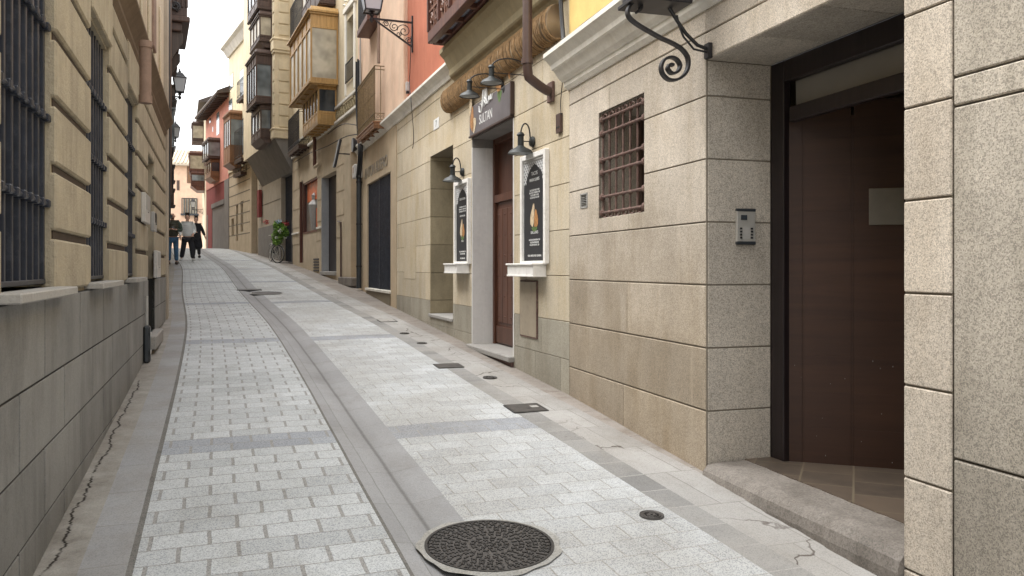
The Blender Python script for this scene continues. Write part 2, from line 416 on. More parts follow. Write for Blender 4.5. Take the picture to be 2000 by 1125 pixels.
    c = b.mix(b.math('MULTIPLY', b.ramp(n2, 0.55, 0.68), spk), c, lt)
    c = b.mix(b.math('MULTIPLY', b.ramp(n4, 0.55, 0.78), 0.28), c, b.mix(1.0, c, (0.70, 0.68, 0.64, 1), 'MULTIPLY'))
    c = b.mix(1.0, c, b.mix(b.ramp(n3, 0.3, 0.7), (1.05, 1.05, 1.05, 1), (0.90, 0.90, 0.89, 1)), 'MULTIPLY')
    # worn and soiled patches, grit along the wall feet that also paints in contact shade
    n5 = b.noise(2.4, 6, 0.72, b.mapping((1, .6, 1), loc=(5, 3, 0), co=co))
    c = b.mix(b.math('MULTIPLY', b.ramp(n5, 0.50, 0.68), 0.32), c, b.mix(1.0, c, (0.62, 0.585, 0.53, 1), 'MULTIPLY'))
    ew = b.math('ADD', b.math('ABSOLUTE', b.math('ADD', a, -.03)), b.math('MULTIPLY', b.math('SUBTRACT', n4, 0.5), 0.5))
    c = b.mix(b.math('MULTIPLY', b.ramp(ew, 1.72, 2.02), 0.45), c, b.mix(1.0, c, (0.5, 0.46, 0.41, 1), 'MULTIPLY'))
    # small dark droppings / chewing gum
    gm = b.voro(2.3, 'F1', co)
    c = b.mix(b.math('MULTIPLY', b.ramp(gm, 0.035, 0.02), 0.5), c, (0.12, 0.11, 0.1, 1))
    hh = b.math('ADD', b.math('MULTIPLY', hgt, 1.0), b.math('MULTIPLY', n1, 0.25)) if not isinstance(hgt, float) else n4
    b.bump(hh, 0.35, 0.006)
    return b.col(c)
BAND_P, BAND_O = 5.32, 0.0

# ------------------------------------------------------------------ helpers: mesh building
class MB:
    def __init__(s):
        s.v = []; s.f = []; s.mi = []; s.rn = []; s.uv = []; s.cur = 0.5; s.mat = 0
    def V(s, *p):
        s.v.append(tuple(p) if len(p) == 3 else tuple(p[0])); return len(s.v) - 1
    def Fc(s, *idx):
        s.f.append(idx); s.mi.append(s.mat); s.rn.append(s.cur)
    def box(s, x0, x1, y0, y1, z0, z1, c=0.0, jitter=True):
        if x1 < x0: x0, x1 = x1, x0
        if y1 < y0: y0, y1 = y1, y0
        if z1 < z0: z0, z1 = z1, z0
        if jitter: s.cur = rnd.random()
        lo = (x0, y0, z0); hi = (x1, y1, z1)
        c = min(c, (x1 - x0) * .45, (y1 - y0) * .45, (z1 - z0) * .45)
        if c <= 0:
            b = len(s.v)
            for i in range(8):
                s.V(hi[0] if i & 1 else lo[0], hi[1] if i & 2 else lo[1], hi[2] if i & 4 else lo[2])
            for q in ((0, 2, 3, 1), (4, 5, 7, 6), (0, 1, 5, 4), (2, 6, 7, 3), (0, 4, 6, 2), (1, 3, 7, 5)):
                s.Fc(*[b + k for k in q])
            return
        d = {}
        for i in range(8):
            for a in range(3):
                p = []
                for k in range(3):
                    h = (i >> k) & 1
                    full = hi[k] if h else lo[k]
                    p.append(full if k == a else (full - c if h else full + c))
                d[i, a] = s.V(*p)
        for a in range(3):
            b1, b2 = [k for k in range(3) if k != a]
            for h in (0, 1):
                base = h << a
                q = [base, base | 1 << b1, base | 1 << b1 | 1 << b2, base | 1 << b2]
                q = [d[i, a] for i in q]
                if (h == 0) ^ (a == 1): q.reverse()
                s.Fc(*q)
        for a in range(3):         # edges parallel to axis a
            b1, b2 = [k for k in range(3) if k != a]
            for h1 in (0, 1):
                for h2 in (0, 1):
                    i = h1 << b1 | h2 << b2; j = i | 1 << a
                    q = [d[i, b1], d[j, b1], d[j, b2], d[i, b2]]
                    if (h1 ^ h2) ^ (a == 1): q.reverse()
                    s.Fc(*q)
        for i in range(8):
            q = [d[i, 0], d[i, 1], d[i, 2]]
            s.Fc(*q)
    def obox(s, mtx, hx, hy, hz):
        s.cur = rnd.random()
        b = len(s.v)
        for i in range(8):
            s.V(mtx @ Vector((hx if i & 1 else -hx, hy if i & 2 else -hy, hz if i & 4 else -hz)))
        for q in ((0, 2, 3, 1), (4, 5, 7, 6), (0, 1, 5, 4), (2, 6, 7, 3), (0, 4, 6, 2), (1, 3, 7, 5)):
            s.Fc(*[b + k for k in q])
    def bar(s, p, q, w, h=None):
        p = Vector(p); q = Vector(q); h = h or w
        d = q - p
        m = Matrix.Translation((p + q) / 2) @ d.to_track_quat('Z', 'Y').to_matrix().to_4x4()
        s.obox(m, w / 2, h / 2, d.length / 2)
    def tube(s, pts, r, n=8, cap=True):
        pts = [Vector(p) for p in pts]
        rs = r if isinstance(r, (list, tuple)) else [r] * len(pts)
        up = None; rings = []
        for i, p in enumerate(pts):
            t = (pts[min(i + 1, len(pts) - 1)] - pts[max(i - 1, 0)])
            if t.length < 1e-9: t = Vector((0, 0, 1))
            t.normalize()
            if up is None:
                up = Vector((0, 0, 1)) if abs(t.z) < .9 else Vector((1, 0, 0))
            x = t.cross(up)
            if x.length < 1e-4: x = t.cross(Vector((0.3, 1, 0.2)))
            x.normalize(); y = x.cross(t).normalized(); up = y
            rings.append([s.V(p + (x * math.cos(2 * math.pi * k / n) + y * math.sin(2 * math.pi * k / n)) * rs[i]) for k in range(n)])
        for a, b in zip(rings, rings[1:]):
            for k in range(n):
                s.Fc(a[k], a[(k + 1) % n], b[(k + 1) % n], b[k])
        if cap:
            s.Fc(*rings[0][::-1]); s.Fc(*rings[-1])
    def lathe(s, prof, n=16, o=(0, 0, 0), mtx=None):
        rings = []
        for r, z in prof:
            ring = []
            for k in range(n):
                a = 2 * math.pi * k / n
                p = Vector((o[0] + r * math.cos(a), o[1] + r * math.sin(a), o[2] + z))
                if mtx: p = mtx @ p
                ring.append(s.V(p))
            rings.append(ring)
        for a, b in zip(rings, rings[1:]):
            for k in range(n):
                s.Fc(a[k], a[(k + 1) % n], b[(k + 1) % n], b[k])
        if prof[0][0] > 1e-4: s.Fc(*rings[0][::-1])
        if prof[-1][0] > 1e-4: s.Fc(*rings[-1])
    def prism(s, poly, y0, y1, axis='y'):
        """poly: list of (a, b); extruded along axis. axis y: (x, z); axis x: (y, z); axis z: (x, y)"""
        f = {'y': lambda a, b, c: (a, c, b), 'x': lambda a, b, c: (c, a, b), 'z': lambda a, b, c: (a, b, c)}[axis]
        A = [s.V(*f(a, b, y0)) for a, b in poly]; B = [s.V(*f(a, b, y1)) for a, b in poly]
        n = len(poly)
        for k in range(n): s.Fc(A[k], A[(k + 1) % n], B[(k + 1) % n], B[k])
        s.Fc(*A[::-1]); s.Fc(*B)
    def build(s, name, mats, parent=None, smooth=False, recalc=True, loc=None):
        me = bpy.data.meshes.new(name)
        vv = s.v
        if loc is not None:
            vv = [(a - loc[0], b - loc[1], c - loc[2]) for a, b, c in vv]
        me.from_pydata(vv, [], s.f)
        if not isinstance(mats, (list, tuple)): mats = [mats]
        for m in mats: me.materials.append(M[m] if isinstance(m, str) else m)
        me.polygons.foreach_set('material_index', s.mi)
        at = me.attributes.new('rnd', 'FLOAT', 'FACE')
        at.data.foreach_set('value', s.rn)
        if recalc:
            bm = bmesh.new(); bm.from_mesh(me)
            bmesh.ops.recalc_face_normals(bm, faces=bm.faces)
            bm.to_mesh(me); bm.free()
        if smooth:
            me.polygons.foreach_set('use_smooth', [True] * len(me.polygons))
            try: me.set_sharp_from_angle(angle=R(40))
            except Exception: pass
        o = bpy.data.objects.new(name, me)
        COL.objects.link(o)
        if loc is not None: o.location = loc
        if parent: o.parent = parent
        return o

def tag(o, label=None, cat=None, group=None, kind=None):
    if label: o['label'] = label
    if cat: o['category'] = cat
    if group: o['group'] = group
    if kind: o['kind'] = kind
    return o
def empty(name, mtx, label, cat, group=None):
    o = bpy.data.objects.new(name, None)
    COL.objects.link(o)
    o.empty_display_size = 0.1
    o.matrix_world = mtx
    return tag(o, label, cat, group)
def copy_tree(o, parent=None):
    c = o.copy(); COL.objects.link(c); c.parent = parent
    for ch in [x for x in bpy.data.objects if x.parent == o]:
        copy_tree(ch, c)
    return c

# ------------------------------------------------------------------ terrain height and street plan
def g(T):
    if T < 17: return .0505 * T
    if T < 44: return .8585 + .0576 * (T - 17)
    if T < 54:
        k = T - 44
        return 2.4137 + .0576 * k - .0576 * k * k / 20
    return 2.7017
def gz(x, y): return g(y - .36 * x)
def gp(u, v):
    """where the sight line through photo pixel (u, v) meets the street"""
    ux = (u - 1000) / F; s = (v - HOR) / F
    lo, hi = 1.0, 80.0
    y = lo
    while y < hi:
        if EYE - s * y <= gz(ux * y, y): break
        y += .02
    return Vector((ux * y, y, gz(ux * y, y)))

class Wall:
    """a facade plane: s runs along it, n points into the street"""
    def __init__(w, a, b, left=False, org=None):
        a = Vector((a[0], a[1], 0)); b = Vector((b[0], b[1], 0))
        if left: a, b = b, a
        w.left = left
        w.o = a; w.d = (b - a).normalized(); w.len = (b - a).length
        w.N = Vector((0, 0, 1)).cross(w.d)
        w.mtx = Matrix(((w.d.x, w.N.x, 0, w.o.x), (w.d.y, w.N.y, 0, w.o.y), (0, 0, 1, 0), (0, 0, 0, 1)))
    def pt(w, s, n=0, z=0): return w.o + w.d * s + w.N * n + Vector((0, 0, z))
    def s(w, u, n=0):
        ux = (u - 1000) / F
        q = w.o + w.N * n
        return (ux * q.y - q.x) / (w.d.x - ux * w.d.y)
    def z(w, u, v, n=0):
        p = w.pt(w.s(u, n), n)
        return EYE - (v - HOR) / F * p.y
    def dep(w, uw, uf):
        """how far a thing seen at uw on the wall reaches out when its front is seen at uf"""
        p = w.pt(w.s(uw)); ux = (uf - 1000) / F
        return (ux * p.y - p.x) / (w.N.x - ux * w.N.y)
    def zd(w, s, n, v):
        return EYE - (v - HOR) / F * w.pt(s, n).y
    def gs(w, s, n=0):
        p = w.pt(s, n); return gz(p.x, p.y)
    def at(w, s, n, z): return w.mtx @ Matrix.Translation((s, n, z))

W1 = Wall(gp(1378, 925), gp(1112, 772))
_c = W1.pt(W1.s(1112))
W3 = Wall(_c, gp(700, 563))
_c = W3.pt(W3.s(700))
W4 = Wall(_c, gp(572, 516))
_c = W4.pt(W4.s(572))
W5 = Wall(_c, gp(505, 498))
_c = W5.pt(W5.s(505))
_e = Vector((-14.6, 41.6, 0))
W6 = Wall(_c, _e)
_e2 = Vector((-18.4, 48.5, 0))
W7 = Wall(_e, _e2)
W8 = Wall(_e2, Vector((-21.5, 56, 0)))
WL = Wall(gp(50, 1125), gp(322, 620), left=True)     # s = 0 at the far end
_c = WL.pt(0)
WL2 = Wall(Vector((_c.x - .06, _c.y + .05, 0)), Vector((_c.x - .06 - .45 * 16, _c.y + 16.05, 0)), left=True)

def spans(a, b, cuts):
    xs = sorted({a, b, *[c for c in cuts if a < c < b]})
    return list(zip(xs, xs[1:]))
def rect_minus(mb, s0, s1, z0, z1, n0, n1, ops, c=0.0, jit=False):
    """box the rectangle leaving the openings free"""
    ss = spans(s0, s1, [v for o in ops for v in o[:2]])
    zs = spans(z0, z1, [v for o in ops for v in o[2:4]])
    for a, b in ss:
        run = None
        for p, q in zs:
            inside = any(o[0] - 1e-6 <= a and b <= o[1] + 1e-6 and o[2] - 1e-6 <= p and q <= o[3] + 1e-6 for o in ops)
            if not inside:
                run = (run[0], q) if run else (p, q)
            if inside and run:
                mb.box(a, b, n0, n1, *run, c=c, jitter=jit); run = None
        if run: mb.box(a, b, n0, n1, *run, c=c, jitter=jit)
def ashlar(mb, s0, s1, rows, L, gap, n0, n1, ops, c=0.006, off=0.0, jit=0.0, vgap=None):
    vgap = gap if vgap is None else vgap
    for i, (za, zb) in enumerate(zip(rows, rows[1:])):
        x = s0 + off + (L / 2 if i % 2 else 0)
        while x > s0: x -= L
        edges = []
        while x < s1:
            edges.append(x); x += L * (1 + rnd.uniform(-jit, jit))
        edges = [s0] + [e for e in edges if s0 + .12 < e < s1 - .12] + [s1]
        for a, b in zip(edges, edges[1:]):
            a2 = a + (vgap / 2 if a > s0 else 0); b2 = b - (vgap / 2 if b < s1 else 0)
            cur = rnd.random()
            parts = [(a2, b2)]
            z0, z1 = za + gap / 2, zb - gap / 2
            hit = [o for o in ops if o[0] < b2 and o[1] > a2 and o[2] < z1 and o[3] > z0]
            if not hit:
                mb.cur = cur; mb.box(a2, b2, n0, n1, z0, z1, c, jitter=False)
            else:
                mb.cur = cur
                rect_minus(mb, a2, b2, z0, z1, n0, n1, hit, c=c * .5)

# ------------------------------------------------------------------ the ground: one paved sheet
CL = [gp(821, 1000), gp(609, 700), gp(548, 625), gp(490, 570), gp(445, 521), gp(408, 497)]
def cx(y):
    P = [(p.x, p.y) for p in CL]
    if y <= P[0][1]:
        k = (P[1][0] - P[0][0]) / (P[1][1] - P[0][1]); return P[0][0] + k * (y - P[0][1])
    if y >= P[-1][1]:
        k = (P[-1][0] - P[-2][0]) / (P[-1][1] - P[-2][1]); return P[-1][0] + k * (y - P[-1][1])
    for i in range(len(P) - 1):
        if P[i][1] <= y <= P[i + 1][1]:
            def sl(j):
                j = max(1, min(len(P) - 2, j))
                return (P[j + 1][0] - P[j - 1][0]) / (P[j + 1][1] - P[j - 1][1])
            h = P[i + 1][1] - P[i][1]; t = (y - P[i][1]) / h
            m0, m1 = sl(i) * h, sl(i + 1) * h
            if i == 0: m0 = (P[1][0] - P[0][0])
            return (2*t**3 - 3*t**2 + 1) * P[i][0] + (t**3 - 2*t**2 + t) * m0 + (-2*t**3 + 3*t**2) * P[i+1][0] + (t**3 - t**2) * m1
def street_sheet():
    y = -4.0; line = []
    arc = 0.0; prev = None
    while y < 75:
        p = Vector((cx(y), y))
        if prev is not None: arc += (p - prev).length
        prev = p
        d = Vector((cx(y + .3) - cx(y - .3), .6)).normalized()
        line.append((p, arc, Vector((d.y, -d.x))))
        y += .25 if y < 20 else .5
    cols = [-9.0, -1.98, -1.66, -1.455, -1.425, -.24, -.22, 0.0, .20, 1.36, 1.55, 1.93, 2.35, 9.0]
    kinds = ['kerb_worn', 'kerb_worn', 'blue_strip', 'joint_strip', 'setts', 'joint_strip', 'channel', 'channel', 'setts_pale', 'border', 'sidewalk', 'kerb_pink', 'kerb_pink']
    names = ['kerb_worn', 'blue_strip', 'joint_strip', 'setts', 'channel', 'setts_pale', 'border', 'sidewalk', 'kerb_pink']
    fine = []
    for i in range(len(cols) - 1):
        a, b = cols[i], cols[i + 1]
        n = max(1, int((b - a) / .3)) if abs(b - a) < 3 else 3
        for k in range(n): fine.append((a + (b - a) * k / n, kinds[i]))
    fine.append((cols[-1], None))
    me = bpy.data.meshes.new('street_paving')
    vs_, fs, mi, uvs = [], [], [], []
    nc = len(fine)
    for p, arc, nn in line:
        for a, _ in fine:
            q = p + nn * a
            z = gz(q.x, q.y)
            dip = -.035 * max(0, 1 - abs(a) / .24) if abs(a) < .24 else 0
            camber = .0
            z += dip + camber + 0.004 * math.sin(a * 5 + arc * 1.3) * math.sin(arc * 2.1)
            vs_.append((q.x, q.y, z)); uvs.append((a, arc))
    for j in range(len(line) - 1):
        for i in range(nc - 1):
            fs.append((j * nc + i, j * nc + i + 1, (j + 1) * nc + i + 1, (j + 1) * nc + i)); mi.append(names.index(fine[i][1]))
    me.from_pydata(vs_, [], fs)
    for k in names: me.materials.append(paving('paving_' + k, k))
    me.polygons.foreach_set('material_index', mi)
    uvl = me.uv_layers.new(name='UVMap')
    for lp in me.loops: uvl.data[lp.index].uv = uvs[lp.vertex_index]
    me.polygons.foreach_set('use_smooth', [True] * len(me.polygons))
    o = bpy.data.objects.new('street_paving', me); COL.objects.link(o)
    o['kind'] = 'structure'
    return line
def arc_at(x, y):
    """distance along the street of a point, as the paving's UV has it"""
    yy = -4.0; arc = 0; prev = None; best = (1e9, 0)
    while yy < 60:
        p = Vector((cx(yy), yy))
        if prev is not None: arc += (p - prev).length
        prev = p
        d = (p - Vector((x, y))).length
        if d < best[0]: best = (d, arc)
        yy += .25 if yy < 20 else .5
    return best[1]
_b = gp(400, 884)
BAND_O = BAND_P * 4 - round(arc_at(_b.x, _b.y) / .19) * .19 % (BAND_P * 4)
street_sheet()
gnd = MB()      # the ground beyond the street, out to the horizon, under the houses
gnd.box(-300, 300, -300, 300, -1.62, -1.6, jitter=False)
tag(gnd.build('ground', 'collar'), kind='structure')
M['notice_gray'] = plain('dim_notice', (0.16, 0.145, 0.12), 0.4, 0, .1)

# ================================================================== LEFT: ochre rusticated building on gray slabs
def build_left():
    W = WL; S = W.len; NEAR = S + 5.5
    root = empty('corner_building', W.mtx, 'ochre rusticated building on gray slabs with tall barred windows, left foreground', 'building')
    zb = W.z(98, 577)
    r3 = W.z(0, 783.6); r2 = W.z(0, 949.4); r1 = W.z(0, 1112)
    pitch = (r3 - r1) / 2
    ztop = W.z(213, 108)
    zs = zb + .045
    wa = (W.s(98), W.s(-14), zs, ztop)
    wb = (W.s(208), W.s(168), zs, ztop)
    wc = (W.s(263.5), W.s(243), zs, ztop)
    wd = (wa[0] + (wa[0] - wb[0]), wa[1] + (wa[0] - wb[0]), zs, ztop)
    door = (W.s(297.5), W.s(284), W.z(284, 655), W.z(284, 297))
    ops = [wa, wb, wc, wd, door]
    # slab plinth
    m = MB()
    rows = [r1 - 2 * pitch, r1 - pitch, r1, r2, r3, zb]
    v1 = W.s(145) ; L = W.s(73) - W.s(145)
    ashlar(m, .35, NEAR, rows, L, .012, .0, .032, ops, c=.002, off=(v1 - .35) % L, vgap=.024)
    m.build('plinth_slabs', 'slate_slab', root)
    m = MB(); rect_minus(m, .0, NEAR, -1.0, zb, -.3, .026, ops); m.build('plinth_core', 'slate_joint', root)
    # rusticated stucco: blocks on a recessed core
    m = MB()
    q0 = W.z(105, 459); qp = (W.z(105, 77) - q0) / 3
    rows = [zb + .002] + [q0 + qp * i for i in range(0, 8)]
    zc = W.z(258, 114)
    rows = [r for r in rows if r < zc - .1] + [zc]
    piers = [(.30, wc[0]), (wc[1], wb[0]), (wb[1], wa[0]), (wa[1], wd[0]), (wd[1], NEAR)]
    for a, b in piers:
        for za, zb_ in zip(rows, rows[1:]):
            m.cur = rnd.random()
            edge = .05
            rect_minus(m, a + .001, b - .001, za + .024, zb_ - .024, -.02, .03, [door], c=.012)
    # above window heads
    for w in (wa, wb, wc, wd):
        n = 4; st = (w[1] - w[0]) / n
        for k in range(n):
            m.box(w[0] + st * k + .004, w[0] + st * (k + 1) - .004, -.02, .045, ztop + .02, ztop + .42, .01)
        m.box(w[0], w[1], -.02, .03, ztop + .45, zc, .01)
    m.build('rusticated_blocks', 'ochre_rough', root)
    m = MB(); rect_minus(m, .0, NEAR, zb, zc, -.30, -.0, ops); m.build('wall_core', 'ochre_rough', root)
    # dark strips laid in the grooves, their shadow put into the colour
    m = MB()
    for a, b in piers:
        for z in rows[1:-1]:
            rect_minus(m, a + .05, b - .035, z - .02, z + .02, .0, .006, [door])
    m.build('groove_bands', 'groove', root)
    # far corner pilaster and its pale stone
    m = MB(); m.box(-.02, .31, -.3, .06, -1, 6.2, .01); m.build('corner_pilaster', 'gray_light', root)
    # cornice
    m = MB()
    z0 = zc
    m.prism([(-.2, z0), (.02, z0), (.05, z0 + .05), (.05, z0 + .09), (.09, z0 + .15), (.13, z0 + .20), (.145, z0 + .22), (.145, z0 + .25), (-.2, z0 + .27)], .33, NEAR, 'x')
    m.build('cornice', 'cornice_brown', root)
    # upper storey
    m = MB(); m.box(.3, NEAR, -.3, -.0, z0 + .25, 6.1); m.build('upper_wall', 'yellow_wall' if False else 'sandstone', root)
    m = MB()
    for k in range(8):
        a = 1.0 + k * 1.05
        m.box(a, a + .5, 0, .03, z0 + .6, z0 + 1.75, .01)
    m.build('upper_panels', 'sandstone', root)
    f = MB(); f.box(2.9, 3.3, .01, .06, z0 + .7, z0 + 1.9, .01); f.build('orange_blind', 'terracotta', root)
    # sills
    for w in (wa, wb, wc, wd):
        m = MB(); m.box(w[0] - .09, w[1] + .09, -.25, .115, zb + .003, zs, .006); m.build('window_sill', 'sill_stone', root)
        # window behind the bars
        m = MB()
        m.box(w[0], w[1], -.26, -.22, zs, ztop)
        gl = m.build('window', 'glass_mid', root)
        fr = MB()
        for x in (w[0] + .03, (w[0] + w[1]) / 2, w[1] - .03): fr.box(x - .03, x + .03, -.22, -.18, zs, ztop, .004)
        for z in (zs + .04, (zs + ztop) / 2 + .35, ztop - .04): fr.box(w[0] + .06, w[1] - .06, -.218, -.185, z - .035, z + .035, .004)
        fr.build('window_frame', 'ochre_rough', gl)
        b = MB()
        nb = 8; st = (w[1] - w[0]) / nb
        for k in range(nb + 1):
            x = w[0] + .02 + (w[1] - w[0] - .04) * k / nb
            b.box(x - .016, x + .016, -.055, -.023, zs + .02, ztop, .004)
        for v in (-120, 55, 232, 398):
            z = W.z(98, v)
            if z > ztop: continue
            b.tube([(w[0], -.018, z), (w[1], -.018, z)], .013, 8)
            for k in range(nb + 1):
                x = w[0] + .02 + (w[1] - w[0] - .04) * k / nb
                b.box(x - .026, x + .026, -.062, .004, z - .02, z + .02, .006)
        b.box(w[0], w[1], -.055, -.02, zs + .015, zs + .04, .003)
        b.build('window_bars', 'iron_navy', root)
    m = MB(); m.box(door[0], door[1], -.28, -.24, door[2], door[3]); m.box((door[0] + door[1]) / 2 - .02, (door[0] + door[1]) / 2 + .02, -.24, -.22, door[2], door[3]); m.build('side_door', 'wood_brown', root)
    m = MB(); m.box(door[0] - .1, door[1] + .12, -.2, .13, door[2] - .17, door[2] - .002, .015); m.build('door_step', 'sill_stone', root)
    return root
build_left()

def wall_item(name, W, s, n, z, label, cat, group=None):
    return empty(name, W.at(s, n, z), label, cat, group)

# small fixtures on the left wall
W = WL
for (ua, ub, vt, vb, nm, mat, lab, cat) in (
    (281, 290, 380, 436, 'letter_box', 'plastic_white', 'narrow white box high on the ochre wall beside the side door', 'wall box'),
    (304.5, 311, 490, 542, 'utility_box', 'plastic_white', 'white utility box low on the wall beside the corner pilaster', 'utility box'),
    (299, 303, 415, 452, 'doorbell_panel', 'plastic_gray', 'small gray entry panel between the side door and the corner', 'doorbell panel')):
    s0, s1 = W.s(ub, .06), W.s(ua, .06); z1, z0 = W.z((ua + ub) / 2, vt, .06), W.z((ua + ub) / 2, vb, .06)
    r = wall_item(nm, W, (s0 + s1) / 2, .03, z0, lab, cat)
    h = z1 - z0; w2 = (s1 - s0) / 2
    m = MB(); m.box(-w2, w2, 0, .05, 0, h, .008); m.build('housing', mat, r)
    m = MB(); m.box(-w2 * .8, w2 * .8, .05, .055, h * .45, h * .95, .002); m.box(-w2 * .2, w2 * .2, .05, .062, h * .36, h * .40, .002); m.build('cover', 'plastic_gray' if mat == 'plastic_white' else 'black', r)
s_ = W.s(274); zg = W.gs(s_)
r = wall_item('drain_stub', W, s_, .035, zg, 'short gray metal pipe guard standing on the kerb against the slab base', 'pipe guard')
m = MB(); m.box(-.07, .07, 0, .07, 0, .42, .02); m.build('casing', 'pipe_dark', r)
m = MB(); m.tube([(0, .03, .42), (0, .03, .75)], .018); m.build('pipe', 'plastic_gray', r)
m = MB(); m.box(-.08, .08, .07, .078, .1, .14, .003); m.build('strap', 'plastic_gray', r)
m = MB(); m.box(-.08, .08, .07, .078, .3, .34, .003); m.build('strap', 'plastic_gray', r)
# terracotta pipe lying down the cornice
s0 = W.s(289, .2); s_ = W.s(284, .2)
r = wall_item('terracotta_pipe', W, s_, .2, W.z(280, 188, .2), 'thick terracotta pipe hanging down over the brown cornice', 'pipe')
m = MB(); hh = W.z(289, 100, .2) - W.z(284, 188, .2)
m.tube([(0, 0, 0.0), (0, 0, hh)], .05, 14); m.build('pipe', 'terracotta', r, smooth=True)
m = MB(); m.tube([(0, 0, hh), (0, 0, hh + .06)], .058, 14); m.build('collar', 'terracotta', r, smooth=True)
m = MB(); m.tube([(0, 0, -.02), (0, 0, .05)], .058, 14); m.build('collar', 'terracotta', r, smooth=True)

# ================================================================== RIGHT 1: granite doorway building
def build_granite():
    W = W1
    root = empty('granite_building', W.mtx, 'pale granite building with the recessed dark entrance door, right foreground', 'building')
    vs0 = [803, 681, 560, 439, 315, 192, 64]
    zr = [W.z(1378, v) for v in vs0]
    p = (zr[-1] - zr[0]) / 6
    rows = [zr[0] - 3 * p, zr[0] - 2 * p, zr[0] - p] + [zr[0] + p * i for i in range(7)]
    zl = W.z(1388, 113)           # lintel soffit
    ztop = W.z(1112, 176)         # underside of the white cornice
    rows = rows + [rows[-1] + p]
    rows[-1] = ztop + .05
    nj = W.dep(1378, 1503)        # depth of the recess (negative)
    sp0, sp1 = W.s(1858), W.s(1766)
    zfl = W.z(1403, 917, .02)
    win = (W.s(1258), W.s(1169), W.z(1257, 414), W.z(1257, 181))
    send = W.s(1112)
    vent = (W.s(1147), W.s(1135), W.z(1147, 405), W.z(1147, 376))
    m = MB()
    # main wall: joints given by the courses, few upright joints
    ashlar(m, 0, send, rows, 2.9, .010, -.02, .0, [win, vent], c=.005, off=1.35, jit=.1, vgap=.004)
    # lintel band over the opening
    ashlar(m, sp1, 0, [zl, rows[-2], rows[-1]], 1.5, .010, -.02, .0, [], c=.005, off=.4, vgap=.004)
    m.build('facing_stones', 'granite_warm', root)
    m = MB()
    rect_minus(m, -.002 - .0, send, -1, ztop + .05, -.46, -.008, [win, vent])
    m.build('wall_core', 'joint', root)
    m = MB()      # left jamb of the entrance, seen face on
    for a, b in zip(rows, rows[1:]):
        z0, z1 = a + .005, min(b, zl) - .005
        if z1 <= z0: continue
        m.box(-.012, -.0025, nj, -.012, z0, z1, .003)
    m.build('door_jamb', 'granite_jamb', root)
    m = MB(); m.box(-.0075, -.001, nj, -.004, rows[0], zl, 0); m.build('jamb_joints', 'joint', root)
    m = MB()
    for a, b in zip(rows, rows[1:]):
        z0, z1 = a + .005, min(b, zl) - .005
        if z1 <= z0: continue
        m.box(sp1 + .0025, sp1 + .012, nj, -.012, z0, z1, .004)
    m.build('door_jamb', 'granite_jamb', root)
    m = MB()      # soffit slabs
    k = 3; st = (0 - sp1) / k
    for i in range(k):
        m.box(sp1 + st * i + .004, sp1 + st * (i + 1) - .004, nj, -.005, zl, zl + .02, .004)
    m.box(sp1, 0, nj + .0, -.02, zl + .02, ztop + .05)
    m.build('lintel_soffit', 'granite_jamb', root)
    # pilaster right of the door
    m = MB()
    ashlar(m, sp0, sp1, rows, 3, .010, -.02, .004, [], c=.005, vgap=0, off=1)
    m.build('pilaster', 'granite_pier', root)
    m = MB(); m.box(sp0, sp1, -.46, -.008, -1, ztop + .05); m.build('pilaster_core', 'joint', root)
    # outer rougher wall
    m = MB()
    ashlar(m, -6.5, sp0 - .006, [-1, W.z(1858, 895), W.z(1880, 204), W.z(1880, 146), ztop + .05], 2.2, .010, -.05, -.004, [], c=.006, off=2.2 - .34, vgap=.008)
    m.build('outer_wall', 'granite_outer', root)
    m = MB(); m.box(-6.5, sp0 - .002, -.46, -.03, -1, ztop + .05); m.build('outer_wall_core', 'joint', root)
    # step
    m = MB()
    zf = W.gs(sp1, 0) - .1
    prof = [(nj, zf - .3), (.035, zf - .3), (.045, zfl - .10), (.03, zfl - .045), (.0, zfl - .012), (-.06, zfl), (nj - .02, zfl)]
    N = 26; rings = []
    for i in range(N + 1):
        x = -.03 + (sp1 + .03) * i / N
        w_ = .005 * math.sin(i * .7) + .004 * math.sin(i * 2.3 + 1)
        rings.append([m.V(x, a + (w_ if a > -.03 else 0), b + (w_ * .6 if 0 > a > -.1 or a >= 0 and b > zfl - .08 else 0)) for a, b in prof])
    for a, b in zip(rings, rings[1:]):
        for k in range(len(prof)): m.Fc(a[k], a[(k + 1) % len(prof)], b[(k + 1) % len(prof)], b[k])
    m.Fc(*rings[0][::-1]); m.Fc(*rings[-1])
    m.build('entrance_step', 'threshold', root)
    # hall behind
    m = MB(); m.box(-3.2, 1.6, -4, nj + .20, zfl - .1, zfl + .006); m.build('hall_floor', 'floor_tiles', root)
    m = MB()
    m.box(-3.2, 1.6, -4.1, -4.0, zfl, 3.9); m.box(1.6, 1.7, -4, nj - .1, zfl, 3.9); m.box(-3.3, -3.2, -4, nj - .1, zfl, 3.9); m.box(-3.2, 1.6, -4, nj - .12, 3.42, 3.5)
    m.box(.12, 1.6, nj - .14, nj - .12, zfl, 3.42); m.box(-3.2, sp1 - .1, nj - .14, nj - .12, zfl, 3.42)
    m.build('hall_walls', 'interior', root)
    # frame in the recess
    fd = .06
    sa = W.s(1530, nj)
    ztb = W.z(1768, 75, nj)
    zb1, zb0 = W.z(1768, 138, nj), W.z(1768, 174, nj)
    m = MB()
    m.box(sa, -.012, nj - fd, nj - .001, zfl + .002, zl, .006)
    m.box(sp1, sp1 + .07, nj - fd, nj - .001, zfl + .002, zl, .006)
    m.box(sp1 + .07, sa, nj - fd, nj - .003, ztb, zl, .006)
    m.box(sp1 + .07, sa - .05, nj - fd, nj - .006, zb0, zb1, .006)
    fr = m.build('door_frame', 'frame_dark', root)
